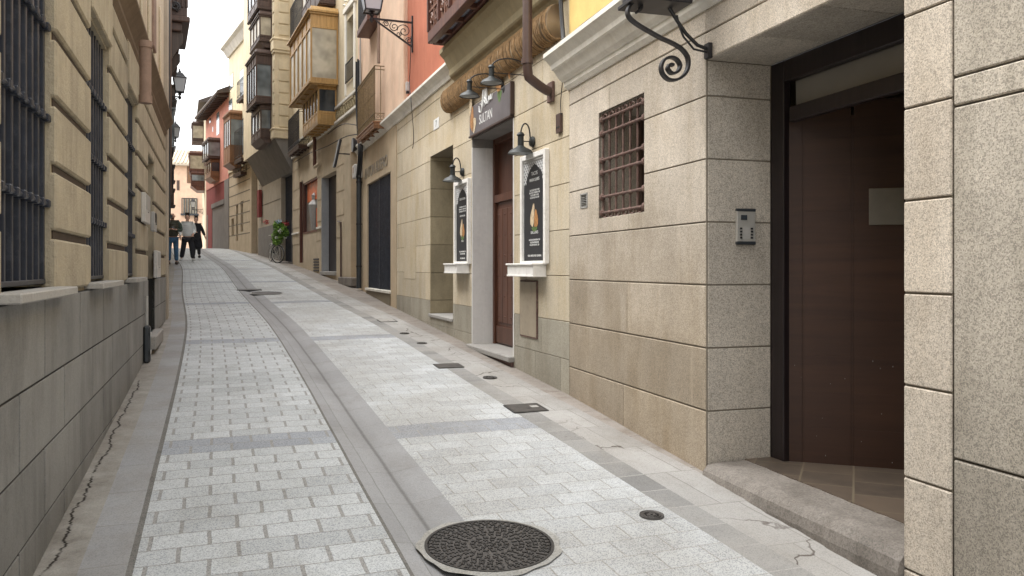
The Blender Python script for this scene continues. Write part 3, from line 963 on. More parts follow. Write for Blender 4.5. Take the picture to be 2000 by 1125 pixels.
    m = MB(); m.box(sp1 + .07, sa - .05, nj - .07, nj - .06, zb1, ztb); m.build('transom_glass', 'transom_pane', root)
    # the open leaf, swung inwards
    hp = W.pt(W.s(1531, nj - .02), nj - .02)
    dv = Vector((.944, -.33, 0)).normalized()
    zt = EYE - (232 - HOR) / F * hp.y; zbm = EYE - (918 - HOR) / F * hp.y
    inv = W.mtx.inverted()
    ang = math.atan2(dv.y, dv.x) - math.atan2(W.d.y, W.d.x)
    loc = inv @ hp
    wd = 1.06; H = zt - zbm
    m = MB()
    m.box(0, wd, 0, .05, 0, H, .003)
    leaf = m.build('door', 'door_dark', root)
    leaf.location = (loc.x, loc.y, zbm); leaf.rotation_euler = (0, 0, ang)
    m = MB()
    for x in (.12, .42):
        m.box(x, x + .004, -.002, .0, .02, H - .02)
    x = .0
    z = .06
    while z < H - .1:
        m.box(.13, .41, -.002, -.0, z, z + .2355, .0005, jitter=False); m.box(.43, wd - .02, -.002, -.0, z, z + .2355, .0005, jitter=False)
        m.box(.006, .115, -.003, 0, z, z + .115, .0015) if False else None
        z += .236
    m.box(.006, .115, -.004, 0, .02, H - .02, .0015)
    m.build('door_boards', 'door_dark', leaf)
    xx = lambda u: (lambda ux: (ux * hp.y - hp.x) / (dv.x - ux * dv.y))((u - 1000) / F)
    m = MB(); m.box(xx(1697), xx(1766), -.012, -.004, H * .693, H * .693 + .235, .003); m.build('notice_plate', 'notice_gray', leaf)
    m = MB(); m.tube([(wd - .06, -.004, H * .46), (wd - .06, -.05, H * .46), (wd - .14, -.055, H * .46)], .01); m.build('handle', 'steel', leaf)
    for hz_ in (.18, H * .5, H - .25):
        m = MB(); m.tube([(-.006, -.004, hz_), (-.006, -.004, hz_ + .11)], .009, 8); m.box(0, .03, -.006, -.0, hz_, hz_ + .11, .001); m.build('hinge', 'iron', leaf)
    m = MB(); q_ = random.Random(3)
    for i in range(26):
        x_, z_ = q_.uniform(.03, .9), q_.uniform(.03, .9) ** 1.5; s_ = q_.uniform(.001, .0035)
        m.box(x_, x_ + s_, -.0052, -.0035, z_, z_ + s_ * q_.uniform(1, 3), 0)
    m.build('paint_specks', 'plastic_gray', leaf)
    # window with a rusty grille
    s0, s1, z0, z1 = win
    m = MB(); m.box(s0, s1, -.46, -.44, z0, z1); gl = m.build('window', 'glass_dark', root)
    m = MB()
    for x in (s0 + .03, s0 + .30, s1 - .03): m.box(x - .03, x + .03, -.44, -.38, z0, z1, .005)
    m.box(s0 + .06, s1 - .06, -.438, -.39, z0, z0 + .06, .005); m.box(s0 + .06, s1 - .06, -.438, -.39, z1 - .06, z1, .005)
    m.build('window_frame', 'wood_brown', gl)
    m = MB(); m.box(s0 + .002, s0 + .006, -.43, -.0205, z0 + .001, z1 - .001); m.box(s1 - .006, s1 - .002, -.43, -.0205, z0 + .001, z1 - .001); m.box(s0 + .006, s1 - .006, -.43, -.0205, z0 + .001, z0 + .006); m.box(s0 + .006, s1 - .006, -.43, -.0205, z1 - .006, z1 - .001); m.build('window_reveal', 'granite_jamb', gl)
    b = MB()
    hz = [z0 + .05, z0 + .21, z0 + .42 + .02, z0 + .535, z0 + .74, z1 - .06]
    H = z1 - z0
    hz = [z0 + H * k for k in (.05, .20, .43, .55, .80, .93)]
    n = 7
    for k in range(n):
        x = s0 + .035 + (s1 - s0 - .07) * k / (n - 1)
        b.tube([(x, -.03 + rnd.uniform(-.003, .003), z0 + .01), (x + rnd.uniform(-.004, .004), -.03, (z0 + z1) / 2), (x, -.03, z1 - .01)], .0105, 8)
        for z in hz:
            b.lathe([(.0, -.022), (.019, -.012), (.024, 0), (.019, .012), (.0, .022)], 8, (x, -.03, z))
    for z in hz:
        b.tube([(s0 + .005, -.018, z), (s1 - .005, -.018, z)], .012, 8)
        for k in (0, n - 1):
            x = s0 + .035 + (s1 - s0 - .07) * k / (n - 1)
            b.lathe([(.0, -.035), (.026, -.018), (.03, 0), (.026, .018), (.0, .035)], 8, (x, -.022, z))
    # little scrolls along the top and bottom rails
    for z, sg in ((hz[-1], 1), (hz[0], -1)):
        for k in range(n - 1):
            x = s0 + .035 + (s1 - s0 - .07) * (k + .5) / (n - 1)
            b.tube([(x + .035 * math.cos(a), -.02, z + sg * .02 + .022 * math.sin(a)) for a in [i * .7 for i in range(9)]], .007, 6)
    b.build('window_grille', 'iron_rust', root)
    # louvred vent
    s0, s1, z0, z1 = vent
    m = MB(); m.box(s0 - .01, s1 + .01, -.03, .006, z0, z0 + .012); m.box(s0 - .01, s1 + .01, -.03, .006, z1 - .012, z1); m.box(s0 - .01, s0 + .004, -.03, .006, z0, z1); m.box(s1 - .004, s1 + .01, -.03, .006, z0, z1)
    k = 7
    for i in range(k):
        z = z0 + .02 + (z1 - z0 - .04) * i / (k - 1)
        m.bar((s0, -.01, z), (s1, -.01, z), .016, .004)
    m.build('vent_grille', 'plastic_gray', root)
    # white classical cornice
    m = MB(); z = ztop
    out = .26
    m.prism([(-.3, z), (.02, z), (.045, z + .03), (.05, z + .07), (.07, z + .075), (.10, z + .10), (.14, z + .155), (.155, z + .175), (.18, z + .18), (.19, z + .22), (.235, z + .265), (out, z + .285), (out, z + .325), (out - .02, z + .335), (-.3, z + .37)], -6.5, send + .02, 'x')
    m.build('cornice', 'white_mould', root)
    m = MB(); m.box(-6.5, send, -.4, .0, z + .33, 5.6); m.build('upper_wall', 'yellow_wall', root)
    # intercom on the jamb: its own thing
    ic = Matrix(W.mtx) @ Matrix.Translation((-.012, 0, 0))
    # jamb plane: normal -s; coordinates n across
    def jn(u):        # n of the jamb point seen at column u
        return W.dep(1378, u)
    n0, n1 = jn(1434), jn(1470)
    pz = lambda u, v: EYE - (v - HOR) / F * W.pt(0, jn(u)).y
    za, zb = pz(1452, 478), pz(1452, 408)
    cxn = (n0 + n1) / 2; wd = abs(n1 - n0) / 2
    mt = W.mtx @ Matrix(((0, -1, 0, -.012), (-1, 0, 0, cxn), (0, 0, 1, za), (0, 0, 0, 1)))
    # local x: into the recess, y: out of the jamb toward the camera
    mt = W.mtx @ Matrix(((0, -1, 0, -.012), (-1, 0, 0, cxn), (0, 0, 1, za), (0, 0, 0, 1)))
    r = empty('intercom', mt, 'steel door intercom with eight buttons on the granite door jamb', 'intercom')
    h = zb - za
    m = MB(); m.box(-wd, wd, -.0, .022, 0, h, .004); m.build('faceplate', 'steel', r)
    m = MB(); m.box(-wd * 1.02, wd * 1.02, .001, .026, 0, h * .09, .003); m.build('trim', 'pipe_dark', r)
    m = MB(); m.box(-wd * 1.02, wd * 1.02, .001, .026, h * .92, h * 1.0, .003); m.build('trim', 'pipe_dark', r)
    m = MB(); m.box(-wd * .60, wd * .08, .022, .026, h * .68, h * .82, .006); m.build('camera_window', 'glass_dark', r)
    for i in range(4):
        for sx in (-1, 1):
            m = MB(); m.box(sx * wd * .58 - wd * .12, sx * wd * .58 + wd * .12, .022, .0275, h * (.165 + .085 * i), h * (.215 + .085 * i), .0015); m.build('button', 'black', r)
    m = MB()
    for i in range(4): m.box(-wd * .36, wd * .36, .022, .0235, h * (.165 + .085 * i), h * (.215 + .085 * i))
    m.build('name_strip', 'plastic_white', r)
    return root
M['transom_pane'] = glassy('milky_transom', (0.20, 0.185, 0.16, 1), 0.35, 0.15)
build_granite()

# ------------------------------------------------------------------ text and print helpers
def text_mesh(txt, size, align='CENTER', ext=0.0015, font_scale_x=1.0):
    cu = bpy.data.curves.new('t', 'FONT')
    cu.body = txt; cu.size = size; cu.align_x = align; cu.extrude = ext
    ob = bpy.data.objects.new('t', cu); COL.objects.link(ob)
    dg = bpy.context.evaluated_depsgraph_get(); dg.update()
    me = bpy.data.meshes.new_from_object(ob.evaluated_get(dg))
    vs_ = [v.co.copy() for v in me.vertices]; fs = [tuple(p.vertices) for p in me.polygons]
    bpy.data.objects.remove(ob); bpy.data.curves.remove(cu); bpy.data.meshes.remove(me)
    return [(v.x * font_scale_x, v.y, v.z) for v in vs_], fs
def put_text(mb, txt, size, x, y, z, sx=1.0, align='CENTER', flip=True, ext=.0015):
    """text on a facade: reads toward -s; x, z = where its baseline starts, y = how far out"""
    vs_, fs = text_mesh(txt, size, align, ext, sx)
    b = len(mb.v)
    for a, h, d in vs_: mb.V(x - a if flip else x + a, y + d, z + h)
    for f in fs: mb.Fc(*[b + i for i in f])

def gooseneck(name, W, s, z, label, group=None, scale=1.0, reach=.30):
    r = empty(name, W.at(s, 0, z), label, 'wall lamp', group)
    k = scale
    m = MB(); m.lathe([(0.0, 0), (.055 * k, 0), (.06 * k, .012), (.05 * k, .035), (.02 * k, .045), (0, .045)], 16, mtx=Matrix.Rotation(R(-90), 4, 'X'))
    m.build('wall_mount', 'shade_green', r, True)
    y0 = .04 * k; ym = reach * k
    pts = [(0, y0 - .01, .02 * k)]
    for i in range(13):
        a = math.pi * i / 12
        pts.append((0, y0 + (ym - y0) / 2 * (1 - math.cos(a)), .06 * k + .13 * k * math.sin(a)))
    m = MB(); m.tube(pts, .0085 * k, 8); m.tube([(0, y0, 0), (0, ym - .03 * k, 0)], .006 * k, 6)
    m.build('arm', 'iron', r, True)
    m = MB(); m.lathe([(.0, .10 * k), (.028 * k, .09 * k), (.045 * k, .065 * k), (.032 * k, .05 * k), (.034 * k, -.05 * k), (.05 * k, -.065 * k), (.115 * k, -.10 * k), (.142 * k, -.135 * k), (.136 * k, -.135 * k), (.11 * k, -.107 * k), (.04 * k, -.075 * k), (0, -.075 * k)], 20, (0, ym, 0))
    m.build('lamp_shade', 'shade_green', r, True)
    m = MB(); m.lathe([(0, -.145 * k), (.06 * k, -.14 * k), (.125 * k, -.128 * k), (.125 * k, -.122 * k), (0, -.12 * k)], 20, (0, ym, 0))
    m.build('reflector', 'shade_in', r, True)
    return r

def menu_board(name, W, sa, sb, z0, z1, shelf, label, lines, food, group):
    """sa < sb: edges along the wall"""
    c = (sa + sb) / 2; w = (sb - sa) / 2; H = z1 - z0
    r = empty(name, W.at(c, 0, z0), label, 'menu board', group)
    fw = .055
    m = MB()
    m.box(-w, -w + fw, 0, .05, 0, H, .004); m.box(w - fw, w, 0, .05, 0, H, .004)
    m.box(-w + fw, w - fw, 0, .046, H - fw, H, .004); m.box(-w + fw, w - fw, 0, .046, 0, .03, .004)
    m.box(-w + fw, w - fw, 0, .012, .03, H - fw, 0)
    m.build('frame', 'white_paint', r)
    pw = w - fw; pb, pt_ = .035, H - fw - .03
    m = MB(); m.box(-pw, pw, .012, .02, pb, pt_ + .02); m.build('printed_panel', 'chalk_black', r)
    # pale tile ornament round an ogee arch
    top = pt_; base = pt_ - .22 * (pt_ - pb)
    m = MB()
    arch = []
    for i in range(15):
        t = i / 14; x = pw * .78 * (1 - t ** 1.6)
        zz = base + (top - .03 - base) * (t ** .62)
        if i % 3 == 1: x *= .95
        arch.append((x, zz))
    outer = [(pw, base - .02), (pw, top), (0, top)]
    polyR = [(pw, base - .01)] + [(pw, top), (0, top)] + arch[::-1]
    for sg in (1, -1):
        for a, b in zip(arch, arch[1:]):
            x0, zA = a; x1, zB = b
            i0 = m.V(sg * x0, .0212, zA); i1 = m.V(sg * pw, .0212, zA); i2 = m.V(sg * pw, .0212, zB); i3 = m.V(sg * x1, .0212, zB)
            m.Fc(i0, i1, i2, i3)
        i0 = m.V(0, .0212, arch[-1][1]); i1 = m.V(sg * pw, .0212, arch[-1][1]); i2 = m.V(sg * pw, .0212, top); i3 = m.V(0, .0212, top)
        m.Fc(i0, i1, i2, i3)
    m.build('tile_ornament', 'tile_print', r, recalc=False)
    m = MB(); m.box(-pw - .01, pw + .01, .012, .032, top, top + .035, .003); m.build('top_strip', 'plastic_gray', r)
    m = MB()
    for txt, sz, zf in lines:
        put_text(m, txt, sz * (pt_ - pb), 0, .021, pb + (pt_ - pb) * zf, min(1.0, 1.7 * pw / (len(txt) * sz * (pt_ - pb) * .62)), ext=.0006)
    m.build('lettering', 'white_print', r)
    zf, kind = food
    zc = pb + (pt_ - pb) * zf; sz = pw * .42
    m = MB(); n = 14
    def blob(cxx, czz, rx, rz, y, rot=0):
        ids = []
        for i in range(n):
            a = 2 * math.pi * i / n; k = 1 + .16 * math.sin(3 * a + cxx * 50)
            x = rx * k * math.cos(a); z = rz * k * math.sin(a)
            ids.append(m.V(cxx + x * math.cos(rot) - z * math.sin(rot), y, czz + x * math.sin(rot) + z * math.cos(rot)))
        m.Fc(*ids)
    blob(-sz * .35, zc - .02, sz * .42, sz * .75, .0214); m.build('printed_food', 'print_food', r, recalc=False)
    m = MB(); blob(sz * .42, zc + .02, sz * .42, sz * .95, .0216, .25); m.build('printed_food', 'print_cream', r, recalc=False)
    m = MB(); blob(0, zc - sz * .9, sz * .6, sz * .2, .0218); m.build('printed_garnish', 'print_green', r, recalc=False)
    # shelf box below
    a0, a1, dp, hz = shelf
    a0 -= c; a1 -= c
    m = MB()
    m.box(a0, a1, 0, dp, -hz, -.015, .004)
    m.box(a0 - .012, a1 + .012, 0, dp + .018, -.014, .006, .004)
    m.box(a0 - .006, a1 + .006, 0, dp + .008, -hz, -hz + .018, .003)
    sh = m.build('shelf_box', 'white_paint', r)
    return r

def tile_print():
    b = NB('moorish_tile_print', 0.4)
    k = b.n('TexMagic'); k.turbulence_depth = 2; b.L(b.obj, k.inputs['Vector']); k.inputs['Scale'].default_value = 22
    return b.col(b.mix(b.ramp(k.outputs['Fac'], .42, .52), (.62, .62, .62, 1), (.05, .05, .055, 1)))
M['tile_print'] = tile_print()

# ================================================================== RIGHT 2: restaurant building
def build_restaurant():
    W = W3
    root = empty('restaurant_building', W.mtx, 'sandstone fronted building with red and peach upper walls, cane roll canopy and SULTAN doorway', 'building')
    z6 = [W.z(1111, v) for v in (629, 539, 450, 354, 267, 174)]
    p = (z6[5] - z6[1]) / 4
    zpl = z6[0]
    rows = [zpl] + [z6[1] + p * i for i in range(0, 9)]
    zled = W.z(804, 205)
    rows = [q for q in rows if q < zled - .15] + [zled]
    send = W.len
    sgz = W.s(775)
    dr = (W.s(1004), W.s(922), W.z(1003, 697), W.z(922, 268))
    ni = (W.s(885), W.s(840), W.z(885, 626), W.z(884, 283))
    gt = (W.s(764), W.s(718), W.z(764, 571), W.z(764, 334))
    ops = [dr, ni, gt]
    m = MB(); ashlar(m, 0.004, sgz, rows, .98, .008, -.02, .0, ops, c=.003, off=.30, jit=.2, vgap=.004); m.build('facing_stones', 'sandstone', root)
    m = MB(); ashlar(m, 0.004, sgz, [-1, W.z(1100, 700), zpl], .75, .006, -.02, .002, ops, c=.003, off=.25, jit=.2); m.build('plinth', 'gray_plinth', root)
    m = MB(); rect_minus(m, 0.004, sgz, -1, zled, -.62, -.006, ops); m.build('wall_core', 'sand_core', root)
    m = MB(); rect_minus(m, sgz, send, -1, zled, -.62, .012, ops, jit=False); m.build('rendered_bay', 'sandstone_plain', root)
    # thin frame round the rendered bay
    # doorway
    dj = W.dep(922, 965)
    m = MB(); m.box(dr[1] - .03, dr[1] - .002, dj, .006, dr[2] + .002, dr[3] - .14, .003); m.build('marble_jamb', 'marble', root)
    m = MB(); m.box(dr[1] - .04, dr[1] - .002, dj, .004, dr[3] - .138, dr[3] - .002, .003); m.box(dr[0] + .002, dr[1] - .04, dj, -.004, dr[3] - .03, dr[3] - .002); m.build('door_soffit', 'gray_render', root)
    m = MB(); m.box(dr[0] + .002, dr[0] + .03, dj, .004, dr[2] + .002, dr[3] - .03, .003); m.build('marble_jamb', 'marble', root)
    m = MB()
    a, b_ = dr[0] + .03, dr[1] - .03
    m.box(a, a + .07, dj - .07, dj + .03, dr[2], dr[3], .004); m.box(b_ - .07, b_, dj - .07, dj + .03, dr[2], dr[3], .004); m.box(a + .07, b_ - .07, dj - .07, dj + .026, dr[3] - .1, dr[3], .004)
    zt = dr[2] + (dr[3] - dr[2]) * .70
    m.box(a + .07, b_ - .07, dj - .07, dj + .028, zt - .05, zt + .05, .004)
    m.build('door_frame', 'door_brown', root)
    mid = (a + b_) / 2
    for k, (x0, x1) in enumerate(((a + .07, mid - .003), (mid + .003, b_ - .07))):
        m = MB(); m.box(x0, x1, dj - .05, dj - .01, dr[2] + .01, zt - .052, .003)
        st = 3
        for i in range(st):
            w_ = (x1 - x0 - .16) / st
            m.box(x0 + .08 + w_ * i + .004, x0 + .08 + w_ * (i + 1) - .004, dj - .01, dj + .004, dr[2] + .30, zt - .14, .004)
        m.box(x0 + .01, x1 - .01, dj - .01, dj + .012, dr[2] + .03, dr[2] + .25, .008)
        d = m.build('door', 'door_brown', root)
        m = MB()
        for i in range(6):
            z = dr[2] + .38 + i * (zt - dr[2] - .6) / 5
            for x in (x0 + .12, (x0 + x1) / 2, x1 - .12):
                m.lathe([(0, .016), (.010, .01), (.012, 0)], 8, (0, 0, 0), Matrix.Translation((x, dj + .004, z)) @ Matrix.Rotation(R(-90), 4, 'X'))
        m.build('door_studs', 'iron_rust', d)
    m = MB(); m.box(a + .07, b_ - .07, dj - .05, dj - .03, zt + .05, dr[3] - .1); m.box(mid - .02, mid + .02, dj - .03, dj + .01, zt + .05, dr[3] - .1); m.build('transom_panel', 'door_brown', root)
    m = MB(); m.box(dr[0] - .02, dr[1] + .03, dj - .05, .075, dr[2] - .06, dr[2] + .006, .01); m.build('doorstep', 'sill_stone', root)
    m = MB(); m.box(dr[0] + .01, dr[1] - .01, dj, .03, dr[2] - .5, dr[2] - .061); m.build('doorstep_riser', 'pink_tiles', root)
    # niche
    nd = -.60
    m = MB()
    rr = [r_ for r_ in rows if ni[2] < r_ < ni[3]]
    zz_ = [ni[2] + .03, zpl] + [r_ for r_ in rr if r_ > zpl + .05] + [ni[3]]
    for za, zb in zip(zz_, zz_[1:]):
        m.box(ni[1] - .012, ni[1] - .002, nd, -.002, za + .004, zb - .004, .003)
    m.build('niche_jamb', 'granite_jamb' if False else 'sand_shade', root)
    m = MB(); m.box(ni[0] - .01, ni[1] + .01, nd, .03, ni[2] - .02, ni[2] + .03, .008); m.build('niche_sill', 'sill_stone', root)
    m = MB(); m.box(ni[0], ni[1], nd - .04, nd, ni[2], ni[3]); w_ = m.build('niche_window', 'glass_dark', root)
    m = MB()
    for x in (ni[0] + .04, (ni[0] + ni[1]) / 2, ni[1] - .06): m.box(x - .04, x + .04, nd, nd + .04, ni[2] + .03, ni[3], .004)
    m.build('window_frame', 'wood_brown', w_)
    # folding gate of dark bars, half closed with sheet metal
    m = MB(); m.box(gt[0], gt[1], -.12, -.09, gt[2] + .03, gt[3]); m.build('gate_backing', 'glass_dark', root)
    m = MB()
    n = 22
    for i in range(n + 1):
        x = gt[0] + .01 + (gt[1] - gt[0] - .02) * i / n
        m.box(x - .012, x + .012, -.055, -.03, gt[2] + .04, gt[3] - .01, .003)
    for z in (gt[2] + .045, gt[2] + 1.0, gt[3] - .04): m.box(gt[0] + .004, gt[1] - .004, -.075, -.056, z - .02, z + .02)
    for x in (gt[0], (gt[0] + gt[1]) / 2, gt[1] - .04): m.box(x, x + .04, -.08, -.02, gt[2] + .03, gt[3], .003)
    m.build('folding_gate', 'iron_navy', root)
    m = MB(); m.box(gt[0] - .04, gt[1] + .04, -.12, .06, gt[2] - .025, gt[2] + .028, .006); m.build('gate_sill', 'white_mould', root)
    m = MB(); m.box(gt[0] - .002, gt[1] + .002, .0, .03, gt[2] - .9, gt[2] - .03, .003); m.build('gate_riser', 'sand_core', root)
    # individual metal letters over the gate
    m = MB()
    sl, sr = W.s(714), W.s(759)
    zl = W.z(759, 321, .03)
    put_text(m, 'ANTON AUSERO', .34, (sl + sr) / 2, .016, zl, (sl - sr) / 2.62, ext=.012)
    m.build('facade_lettering', 'steel_dark', root)
    # meter cupboard
    s0, s1 = W.s(1050), W.s(1018); z0, z1 = W.z(1050, 660), W.z(1050, 551)
    m = MB(); m.box(s0, s1, .0, .014, z0, z1, .003); mc = m.build('meter_cupboard', 'metal_door', root)
    m = MB(); m.box(s0 - .018, s0 - .001, .0, .02, z0 - .012, z1 + .012, .002); m.box(s1 + .001, s1 + .014, .0, .012, z0 - .01, z1 + .01, .002); m.box(s0, s1, 0, .012, z1 + .001, z1 + .014); m.box(s0, s1, 0, .012, z0 - .014, z0 - .001); m.build('cupboard_frame', 'iron_rust', mc)
    # second, flush cupboard lid further on
    s0, s1 = W.s(812), W.s(790); z0, z1 = W.z(812, 545), W.z(812, 432)
    m = MB(); m.box(s0, s1, .0, .006, z0, z1, .002); m.build('flush_hatch', 'sandstone', root)
    # ledge under the coloured upper walls
    sR = W.s(893); sC0, sC1 = W.s(1096), W.s(879)
    z = zled
    m = MB(); m.prism([(-.1, z - .12), (.03, z - .12), (.05, z - .07), (.09, z - .03), (.14, z), (.16, z + .01), (.16, z + .05), (-.1, z + .12)], sR, send + .0, 'x'); m.build('ledge', 'white_mould', root)
    # cove above the cane roll
    zc1 = W.z(1091, 6); zc0 = W.z(1097, 76)
    m = MB()
    zt = zc1 + .02
    m.prism([(-.1, zt - .04), (.02, zt - .04), (.06, zt + .02), (.10, zt + .05), (.115, zt + .07), (.12, zt + .15), (.20, zt + .30), (.26, zt + .36), (.26, zt + .42), (-.1, zt + .46)], .004, sR - .001, 'x')
    m.build('cove_moulding', 'cornice_olive', root)
    ztu = zt + .40
    # cane roll canopy
    rc = .17
    N = int((sC1 - sC0) / .05); rings = []; zc = (zc0 + zc1) / 2 - .01
    m = MB()
    for i in range(N + 1):
        x = sC0 + (sC1 - sC0) * i / N
        k = 1 + .05 * math.sin(i * 1.9) + .03 * math.sin(i * .7)
        rings.append([m.V(x, .03 + rc * k * .72 * math.cos(a), zc + rc * k * math.sin(a)) for a in [2 * math.pi * j / 14 for j in range(14)]])
    for a, b2 in zip(rings, rings[1:]):
        for j in range(14): m.Fc(a[j], a[(j + 1) % 14], b2[(j + 1) % 14], b2[j])
    m.Fc(*rings[0][::-1]); m.Fc(*rings[-1])
    m.build('cane_roll', 'cane', root, smooth=True)
    m = MB()
    for i in range(int((sC1 - sC0) / .055)):
        x = sC0 + .03 + i * .055
        t = rnd.uniform(-.02, .02)
        m.tube([(x - .035 + t + .012 * k_, .03 + (rc * .73 + .006) * math.cos(a), zc + (rc + .008) * math.sin(a)) for k_, a in enumerate([R(-100 + 25 * q) for q in range(9)])], .012, 5)
    m.build('cane_bindings', 'cane_tie', root)
    # upper walls
    sP = W.s(796); sQ = W.s(747)
    m = MB(); m.box(.0, W.s(1000), -.4, -.002, ztu, 6.0); m.build('upper_wall', 'yellow_wall', root)
    m = MB(); m.box(W.s(1000), sP, -.4, .0, zled, 7.6); m.build('upper_wall', 'red_wall', root)
    m = MB(); m.box(sP, sQ, -.4, .05, zled, 7.6); m.box(sP + .02, sQ - .25, .05, .065, zled + .1, 7.6); m.build('upper_pilaster', 'peach_wall', root)
    m = MB(); m.box(sQ, send, -.4, .01, zled, 7.6); m.build('upper_wall', 'peach_wall', root)
    m = MB(); m.tube([(sQ + .06, .06, W.z(745, 125)), (sQ + .06, .06, 7.5)], .04, 8); m.build('rain_pipe', 'terracotta', root)
    # balcony high up behind the street lamp
    zq = W.zd(sQ + .05, .3, 37)
    m = MB(); m.box(sQ + .1, sQ + 1.5, 0, .3, zq, zq + .14, .01); m.build('upper_balcony_floor', 'wood_red', root)
    m = MB()
    for i in range(14): m.box(sQ + .1 + i * .1, sQ + .115 + i * .1, .27, .285, zq + .14, zq + 1.1)
    m.build('upper_balcony_railing', 'iron', root)
    # house number tile
    s0, s1 = W.s(858), W.s(848); z0, z1 = W.z(858, 249), W.z(858, 228)
    m = MB(); m.box(s0, s1, 0, .01, z0, z1, .002); t = m.build('number_tile', 'white_print', root)
    m = MB(); put_text(m, '7', (z1 - z0) * .9, (s0 + s1) / 2, .011, z0 + (z1 - z0) * .2, .9, ext=.001); m.build('number', 'iron_navy', t)
    # printed fascia sign above the door
    zs0, zs1 = dr[3] + .005, W.z(1003, 160)
    s0, s1 = dr[0] + .01, dr[1]
    r = empty('restaurant_sign', W.at((s0 + s1) / 2, 0, zs0), 'gray printed SULTAN sign with food pictures above the restaurant door', 'sign')
    w = (s1 - s0) / 2; h = zs1 - zs0
    m = MB(); m.box(-w, w, .0, .035, 0, h, .003); m.build('panel', 'sign_gray', r)
    m = MB(); m.box(-w - .03, -w, 0, .05, -.0, h, .003); m.box(-w, w, 0, .05, -.025, -.001, .003); m.build('trim', 'wood_brown', r)
    m = MB(); put_text(m, 'SULTAN', .17, .12, .036, .09, .85, ext=.001); m.build('lettering', 'white_print', r)
    # arabic word drawn as brush strokes: sin-lam-ta-alif-nun (reads right to left)
    m = MB()
    def stroke(pts, r_=.011):
        m.tube([(.12 - x * .85, .038, .30 + z * .80) for x, z in pts], [r_ * (.5 + math.sin(math.pi * (i + .3) / (len(pts) - .4))) for i in range(len(pts))], 6)
    stroke([(.34, .10), (.31, .02), (.28, .02), (.26, .09), (.24, .02), (.21, .02), (.19, .08), (.17, .02), (.12, -.01), (.06, .0)])
    stroke([(.10, .0), (.06, .06), (.05, .16), (.055, .30)])
    stroke([(.06, .0), (-.0, .02), (-.05, .07), (-.03, .11), (.03, .07), (.02, .0), (-.06, -.02)])
    stroke([(-.02, .10), (-.03, .2), (-.03, .30)])
    stroke([(-.11, .30), (-.105, .12), (-.11, .0)])
    stroke([(-.16, .10), (-.15, -.02), (-.20, -.09), (-.28, -.07), (-.31, .03)])
    stroke([(-.225, .05), (-.235, .04)], .012)
    m.build('arabic_lettering', 'white_print', r)
    for (x, z, rx, rz, mt) in ((w - .12, .20, .08, .16, 'print_food'), (w - .20, .13, .09, .10, 'print_cream'), (w - .05, .52, .06, .25, 'print_cream'), (-w + .42, .42, .09, .11, 'print_food'), (-w + .40, .30, .08, .07, 'print_green'), (-w + .10, .70, .07, .16, 'print_cream'), (-w + .06, .60, .04, .2, 'print_food')):
        m = MB(); ids = []
        for i in range(12):
            a = 2 * math.pi * i / 12; k = 1 + .2 * math.sin(3 * a + x * 30)
            ids.append(m.V(x + rx * k * math.cos(a), .0365 + .0004 * (x > 0), z + rz * k * math.sin(a)))
        m.Fc(*ids); m.build('printed_food', mt, r, recalc=False)
    return dict(dr=dr, zled=zled, sP=sP, sQ=sQ)
M['sandstone_plain'] = plaster('smooth_sandstone_render', (0.53, 0.43, 0.30, 1), (0.52, 0.34, 0.22, 1), 0.4)
M['sand_shade'] = granite('shaded_niche_stone', (0.40, 0.33, 0.21, 1), 0.15, 40, (0.22, 0.18, 0.11, 1), 0.55, 0.2)  # darker sandstone copy for the niche jamb, recess shade put into its colour
M['cornice_olive'] = plaster('olive_beige_moulding', (0.30, 0.25, 0.155, 1), (0.42, 0.34, 0.2, 1), 0.5)
M['cane_tie'] = plain('cane_tie', (0.27, 0.165, 0.075), 0.85, 0, 0.4, 15, .3)
M['pink_tiles'] = plain('dark_riser', (0.15, 0.09, 0.08), 0.8)
M['wood_red2'] = wood('carved_red_brown_wood', (0.22, 0.10, 0.06, 1), (0.07, 0.03, 0.02, 1), 0.5)
M['steel_dark'] = plain('weathered_metal_letters', (0.30, 0.26, 0.2), 0.45, 0.5)
RB = build_restaurant()

W = W3
# menu boards, their lamps
L2 = [('TACOS', .052, .86), ('MARROQUIES', .043, .80), ('TACOS DE POLLO 8.00', .026, .70), ('TACOS DE TERNERA 9.00', .026, .675), ('TACOS MIXTO 8.50', .026, .65), ('TACOS VEGETAL 8.00', .026, .625),
      ('RACIONES', .042, .27), ('RACION SHAWARMA 9.00', .026, .20), ('RACION KEBAB 8.00', .026, .175), ('RACION FALAFEL 7.00', .026, .15), ('MENU NIÑOS POST GENERAL', .028, .04)]
L1 = [('SHAWARMA', .048, .82), ('SHAWARMA POLLO 5.00', .028, .72), ('SHAWARMA TERNERA 6.00', .028, .69), ('SHAWARMA MIXTO 6.00', .028, .66), ('DURUM POLLO 6.00', .028, .60),
      ('PIZZA', .035, .26), ('PIZZA MARGARITA 7.00', .028, .12), ('PIZZA MIXTA 8.00', .028, .09), ('PIZZA KEBAB 9.00', .028, .03)]
def board_at(u0, u1, vt, vb, sh, lab, lines, food):
    # u0 far edge, u1 near edge
    n = .04
    sa, sb = W.s(u1, n), W.s(u0, n); z1, z0 = W.z(u1, vt, n), W.z(u1, vb, n)
    uf, un, uw, vbot = sh       # far front, near front, near wall columns; v of the bottom at the near front corner
    dp = W.dep(uw, un); a0 = W.s(uw); a1 = W.s(uf, dp)
    zb = W.zd(a0, dp, vbot)
    menu_board('menu_board', W, sa, sb, z0, z1, (a0, a1, dp, z0 - zb), lab, lines, food, 'menu boards beside the restaurant door')
board_at(1017, 1066, 289, 515, (991, 1041, 1067, 541), 'larger white framed menu board right of the SULTAN door', L2, (.43, 0))
